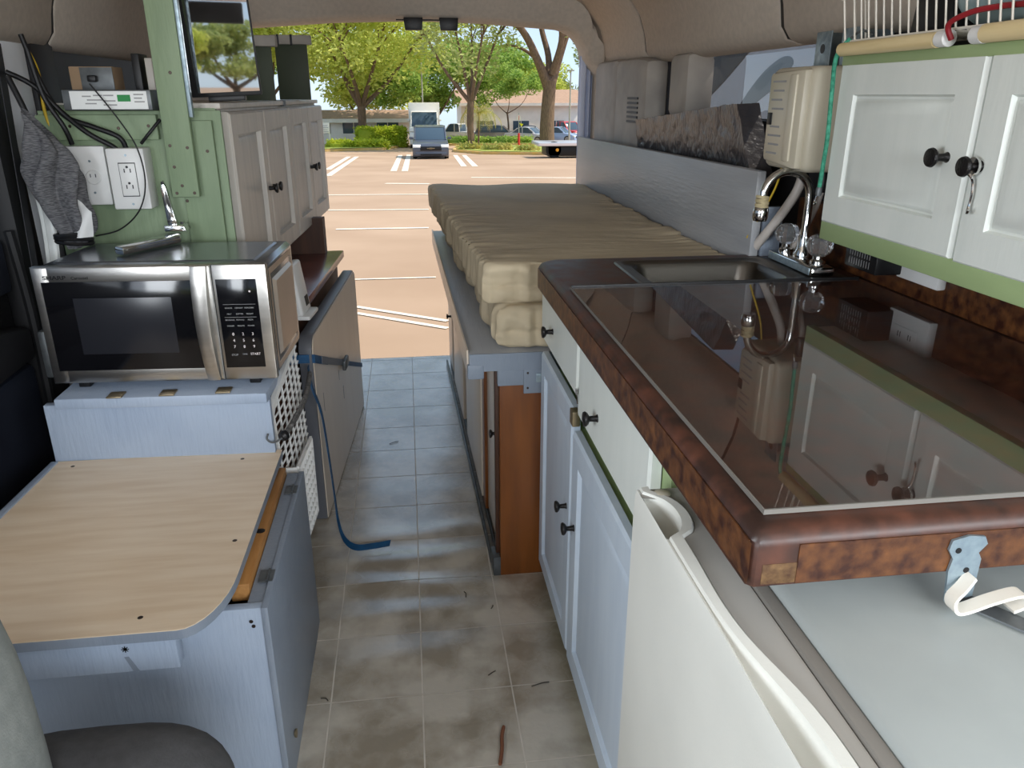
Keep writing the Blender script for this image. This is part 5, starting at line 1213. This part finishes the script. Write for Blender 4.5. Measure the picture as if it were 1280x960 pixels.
# vehicles
def car(label, body_m, loc, rz, L_=4.6, W=1.82, H=1.62, kind='suv', name='car', group=None):
    t = thing(name, label, 'car' if kind not in ('pickup', 'truck') else kind, loc, rz)
    def CL(b, nm, m, par=None, **k): return b.done(nm, m, par or t, local=True, **k)
    hb = .55 * H if kind != 'truck' else .5 * H; gc = .2
    # lower body: sections along x (front = +x)
    prof = {'suv': [(-.5, .42), (-.495, .56), (-.47, .60), (.22, .60), (.36, .565), (.47, .50), (.5, .40), (.497, .16), (.46, .11), (-.46, .12), (-.497, .2)],
            'sedan': [(-.5, .5), (-.48, .62), (-.30, .66), (.18, .64), (.38, .58), (.48, .48), (.5, .36), (.495, .15), (.46, .11), (-.46, .13), (-.498, .22)],
            'pickup': [(-.5, .54), (-.5, .58), (.18, .58), (.40, .555), (.49, .52), (.5, .38), (.497, .2), (.46, .17), (-.46, .2), (-.5, .28)],
            'truck': [(.26, .5), (.30, .52), (.44, .46), (.5, .36), (.5, .12), (.46, .10), (-.48, .12), (-.48, .2), (.2, .2), (.2, .5)]}[kind]
    pts = [(a * L_, z * H) for a, z in prof]
    b = B(); b.prism(pts, -W / 2, W / 2, 'y', bev=.05); body = CL(b, 'body', body_m, smooth=40)
    cab = {'suv': [(-.47, .58), (-.42, .93), (-.36, .99), (.0, 1.0), (.10, .95), (.25, .59)], 'sedan': [(-.33, .63), (-.18, .94), (-.1, 1.0), (.02, 1.0), (.08, .97), (.24, .62)],
           'pickup': [(-.14, .56), (-.12, .95), (-.08, 1.0), (.08, 1.0), (.12, .96), (.24, .56)], 'truck': [(.18, .48), (.18, .80), (.22, .82), (.32, .80), (.40, .49)]}[kind]
    b = B(); b.prism([(a * L_, z * H) for a, z in cab], -W / 2 + .10, W / 2 - .10, 'y', bev=.06); g = CL(b, 'glasshouse', 'car_glass', smooth=40)
    rf = [(cab[1][0] - .005, cab[1][1] - .01), cab[1], cab[2], cab[-3], cab[-2], (cab[-2][0] + .01, cab[-2][1] - .03)]
    rz_ = min(cab[1][1], cab[-2][1]); b = B(); b.prism([(a * L_, z * H + .012) for a, z in (cab[1], cab[2], cab[-3], cab[-2])], -W / 2 + .12, W / 2 - .12, 'y', bev=.03); CL(b, 'roof', body_m, smooth=40)
    for sg in (-1, 1):
        yy = sg * (W / 2 - .10)
        for (p0, p1) in ((cab[0], cab[1]), (cab[-1], cab[-2])):
            b = B(); b.tube([(p0[0] * L_, yy, p0[1] * H), (p1[0] * L_, yy - sg * .03, p1[1] * H)], .045, 6); CL(b, 'pillar', body_m)
        xm = (cab[1][0] + cab[-2][0]) / 2 * L_ - .05; b = B(); b.tube([(xm, yy, cab[0][1] * H), (xm, yy, cab[2][1] * H)], .04, 6); CL(b, 'pillar', body_m)
        b = B().box(.2 * L_, .2 * L_ + .14, sg * W / 2 - .02 if sg > 0 else -W / 2 - .20, sg * W / 2 + .20 if sg > 0 else -W / 2 + .02, .60 * H, .60 * H + .14, .03); CL(b, 'mirror', body_m)
        b = B().prism([(.44 * L_, .50 * H), (.492 * L_, .475 * H), (.503 * L_, .40 * H), (.46 * L_, .38 * H)], sg * (W / 2 - .40), sg * (W / 2 + .012), 'y', bev=.01); CL(b, 'headlight', 'lamp_clear')
        for xw in (.31 * L_, -.31 * L_):
            r_ = .34 if kind != 'truck' else .42
            M_ = axes((xw, sg * (W / 2 - .12), r_), (1, 0, 0), (0, sg, 0))
            wh = CL(B().lathe([(0, -.08), (r_ - .04, -.08), (r_, -.03), (r_, .11), (r_ - .05, .14), (r_ * .6, .145)], M_, 20), 'wheel', 'tyre'); CL(B().lathe([(0, .10), (r_ * .3, .15), (r_ * .62, .135), (r_ * .66, .15)], M_, 14), 'rim', 'wheel', wh)
    b = B().box(.488 * L_, .502 * L_, -W * .30, W * .30, .30 * H, .43 * H, .015); gl_ = CL(b, 'grille', 'black_plastic')
    b = B(); b.box(.497 * L_, .507 * L_, -.20, .20, .36 * H, .385 * H, .005); b.box(.497 * L_, .507 * L_, -.08, .08, .35 * H, .395 * H, .005); CL(b, 'badge', 'brass', gl_)
    b = B().box(.47 * L_, .505 * L_, -W * .44, W * .44, .15 * H, .26 * H, .02); bp = CL(b, 'bumper', body_m); CL(B().box(.500 * L_, .509 * L_, -W * .3, W * .3, .16 * H, .21 * H, .005), 'air_intake', 'black_plastic', bp)
    CL(B().box(-.508 * L_, -.485 * L_, -W * .46, W * .46, .2 * H, .3 * H, .02), 'rear_bumper', body_m)
    if kind == 'truck': CL(B().box(-.5 * L_, .19 * L_, -W / 2 - .08, W / 2 + .08, .22 * H, H, .03), 'cargo_box', body_m)
    return t
def gp(px, py): p = G(px, py); return (p.x, p.y, gz(p.y))
c_ = gp(540, 199); car('dark grey SUV parked facing the van between painted lines', 'car_grey', (c_[0], c_[1] + 2.3, gz(c_[1] + 2.3)), R(-91), H=1.66, W=1.85)
def cp(px, Y): d = _ray(px, 160); return (d.x / d.y * Y, Y, gz(Y))
car('white box truck standing behind the dark grey SUV', 'car_white', cp(531, 64), R(-92), 6.2, 2.2, 3.3, 'truck', 'box_truck')
car('white pickup parked by the low white building', 'car_white', cp(572, 80), R(150), 4.4, 1.85, 1.75, 'pickup', 'pickup_truck')
car('taupe estate car parked behind the low shrubs', 'car_taupe', cp(623, 76.5), R(-8), 4.6, 1.8, 1.6, 'suv')
car('silver sedan nosing out past the taupe estate car', 'car_silver', cp(661, 74), R(-35), 4.3, 1.8, 1.42, 'sedan')
car('dark sedan parked behind the oak trunk', 'car_dark', cp(664, 86.5), R(-5), 4.6, 1.8, 1.5, 'sedan')
car('pale blue sedan parked beyond the oak trunk', 'car_blue', cp(698, 76), R(-30), 3.9, 1.8, 1.4, 'sedan')
car('red pickup parked beyond the pale blue sedan', 'car_red', cp(708, 84), R(-60), 5.0, 1.9, 1.9, 'pickup', 'pickup_truck')
car('blue sedan at the far end of the parked row', 'car_blue', cp(734, 88), R(-20), 4.5, 1.8, 1.5, 'sedan')
# the motorhome standing right beside the van, dark swooshes along its white side
rv = thing('motorhome', 'white motorhome with dark swoosh stripes standing outside the side windows', 'motorhome', (3.7, 6.6, gz(6.6)))
zr = gz(6.6)
B().box(2.6, 4.8, 4.2, 11, zr + .35, zr + 2.75, .08, 3).done('body', 'car_white', rv)
def swoosh(pts, m): B().prism([(p.y, p.z) for p in curve([Vector((0, a, b_)) for a, b_ in pts] + [Vector((0,) + pts[0])], 4)[:-1]], 2.594, 2.601, 'x').done('swoosh_stripe', m, rv, smooth=0)
swoosh([(6.9, 1.50), (6.45, 1.60), (5.85, 1.66), (6.15, 1.50), (6.6, 1.30), (6.9, 1.22)], 'dull_steel')
swoosh([(6.2, 1.10), (5.97, 1.27), (5.70, 1.42), (5.42, 1.50), (5.29, 1.45), (5.48, 1.32), (5.80, 1.20), (6.02, 1.08)], 'trim_dark')
swoosh([(5.88, 1.32), (5.62, 1.43), (5.42, 1.46), (5.55, 1.37), (5.75, 1.28)], 'dull_steel')
swoosh([(5.6, 1.00), (5.4, 1.10), (5.1, 1.3), (5.0, 1.2), (5.2, 1.02), (5.5, .92)], 'trim_dark')
swoosh([(7.6, 1.2), (7.2, 1.45), (6.9, 1.7), (7.2, 1.85), (7.5, 1.6)], 'trim_dark')
B().box(2.595, 2.62, 7.6, 9.0, zr + 1.5, zr + 2.2, .01).done('window', 'car_glass', rv)
for yy in (5.2, 9.6): B().lathe([(0, 0), (.4, 0), (.42, .04), (.42, .25), (0, .25)], axes((2.86, yy, zr + .42), (0, 0, 1), (-1, 0, 0)), 20).done('wheel', 'tyre', rv)

# flatbed truck tail at the doorway edge
f0 = G(672, 198); ft = thing('flatbed_truck', 'flatbed truck tail with amber marker light by the rear doorway edge', 'truck', (f0.x + 2.6, f0.y, gz(f0.y)))
z0 = gz(f0.y)
B().box(f0.x, f0.x + 5.5, f0.y - .2, f0.y + 2.2, z0 + .62, z0 + .80, .03).done('deck', 'car_silver', ft); B().box(f0.x + .55, f0.x + 5.5, f0.y, f0.y + 2, z0 + .1, z0 + .62, .03).done('chassis', 'black_plastic', ft)
B().box(f0.x + .05, f0.x + 5.5, f0.y - .23, f0.y - .2, z0 + .66, z0 + .76).done('marker_strip', 'sign_white', ft)
for xx in (f0.x + .9, f0.x + 2.4): B().lathe([(0, 0), (.38, 0), (.42, .05), (.42, .25), (.36, .3), (0, .3)], axes((xx, f0.y + .3, z0 + .42), (1, 0, 0), (0, -1, 0)), 20).done('wheel', 'tyre', ft)
B().lathe([(0, .03), (.08, .02), (.09, 0)], axes((f0.x + 1.05, f0.y - .02, z0 + .42), (1, 0, 0), (0, -1, 0)), 14).done('marker_light', 'lamp_amber', ft)
# signs and poles
sg_ = G(648.5, 184.5); k = mpp(648.5, 184.5); t = thing('sign_post', 'red-based sign post with round sign beside the oak', 'sign', (sg_.x, sg_.y, gz(sg_.y)))
zb = gz(sg_.y)
B().tube([(sg_.x, sg_.y, zb), (sg_.x, sg_.y, zb + 1.05)], .09, 10).done('red_base', 'sign_red', t); B().tube([(sg_.x, sg_.y, zb + 1.05), (sg_.x, sg_.y, zb + 2.5)], .03, 8).done('pole', 'pole_grey', t)
B().lathe([(0, 0), (.20, 0), (.20, .02), (0, .02)], axes((sg_.x, sg_.y - .05, zb + 2.15), (1, 0, 0), (0, -1, 0)), 8).done('sign_face', 'sign_white', t); B().box(sg_.x - .02, sg_.x + .02, sg_.y - .075, sg_.y - .07, zb + 2.0, zb + 2.3).done('sign_mark', 'sign_red', t)
B().prism([(sg_.x + .02, zb + 1.78), (sg_.x + .34, zb + 1.70), (sg_.x + .2, zb + 1.5)], sg_.y - .03, sg_.y - .01, 'y').done('yellow_flag', 'sign_yellow', t)
ws_ = G(409, 186); t = thing('notice_board', 'white notice board on posts at the end of the low hedge', 'sign', (ws_.x, ws_.y, gz(ws_.y))); zb = gz(ws_.y)
B().box(ws_.x - .3, ws_.x + .3, ws_.y, ws_.y + .05, zb + 1.1, zb + 1.85, .01).done('board', 'stucco_white', t)
for xx in (-.25, .25): B().box(ws_.x + xx - .04, ws_.x + xx + .04, ws_.y + .05, ws_.y + .12, zb, zb + 1.8).done('post', 'stucco_white', t)
for k in range(4): B().box(ws_.x - .24, ws_.x + .2 - .06 * (k % 2), ws_.y - .006, ws_.y + .0, zb + 1.2 + .14 * k, zb + 1.24 + .14 * k).done('print_line', 'print_grey', t)
for px_, y_, h_, lb in ((529, 72, 8.5, 'tall pale lamp pole behind the box truck'), (712, 62, 5.5, 'pale pole beyond the red pickup')):
    d = _ray(px_, 150); xx = d.x / d.y * y_; t = thing('lamp_pole', lb, 'pole', (xx, y_, gz(y_)))
    B().tube([(xx, y_, gz(y_)), (xx, y_, gz(y_) + h_)], [.08, .05], 8).done('pole', 'pole_grey', t); B().box(xx - .25, xx + .25, y_ - .15, y_ + .15, gz(y_) + h_, gz(y_) + h_ + .1, .02).done('lamp_head', 'pole_grey', t)
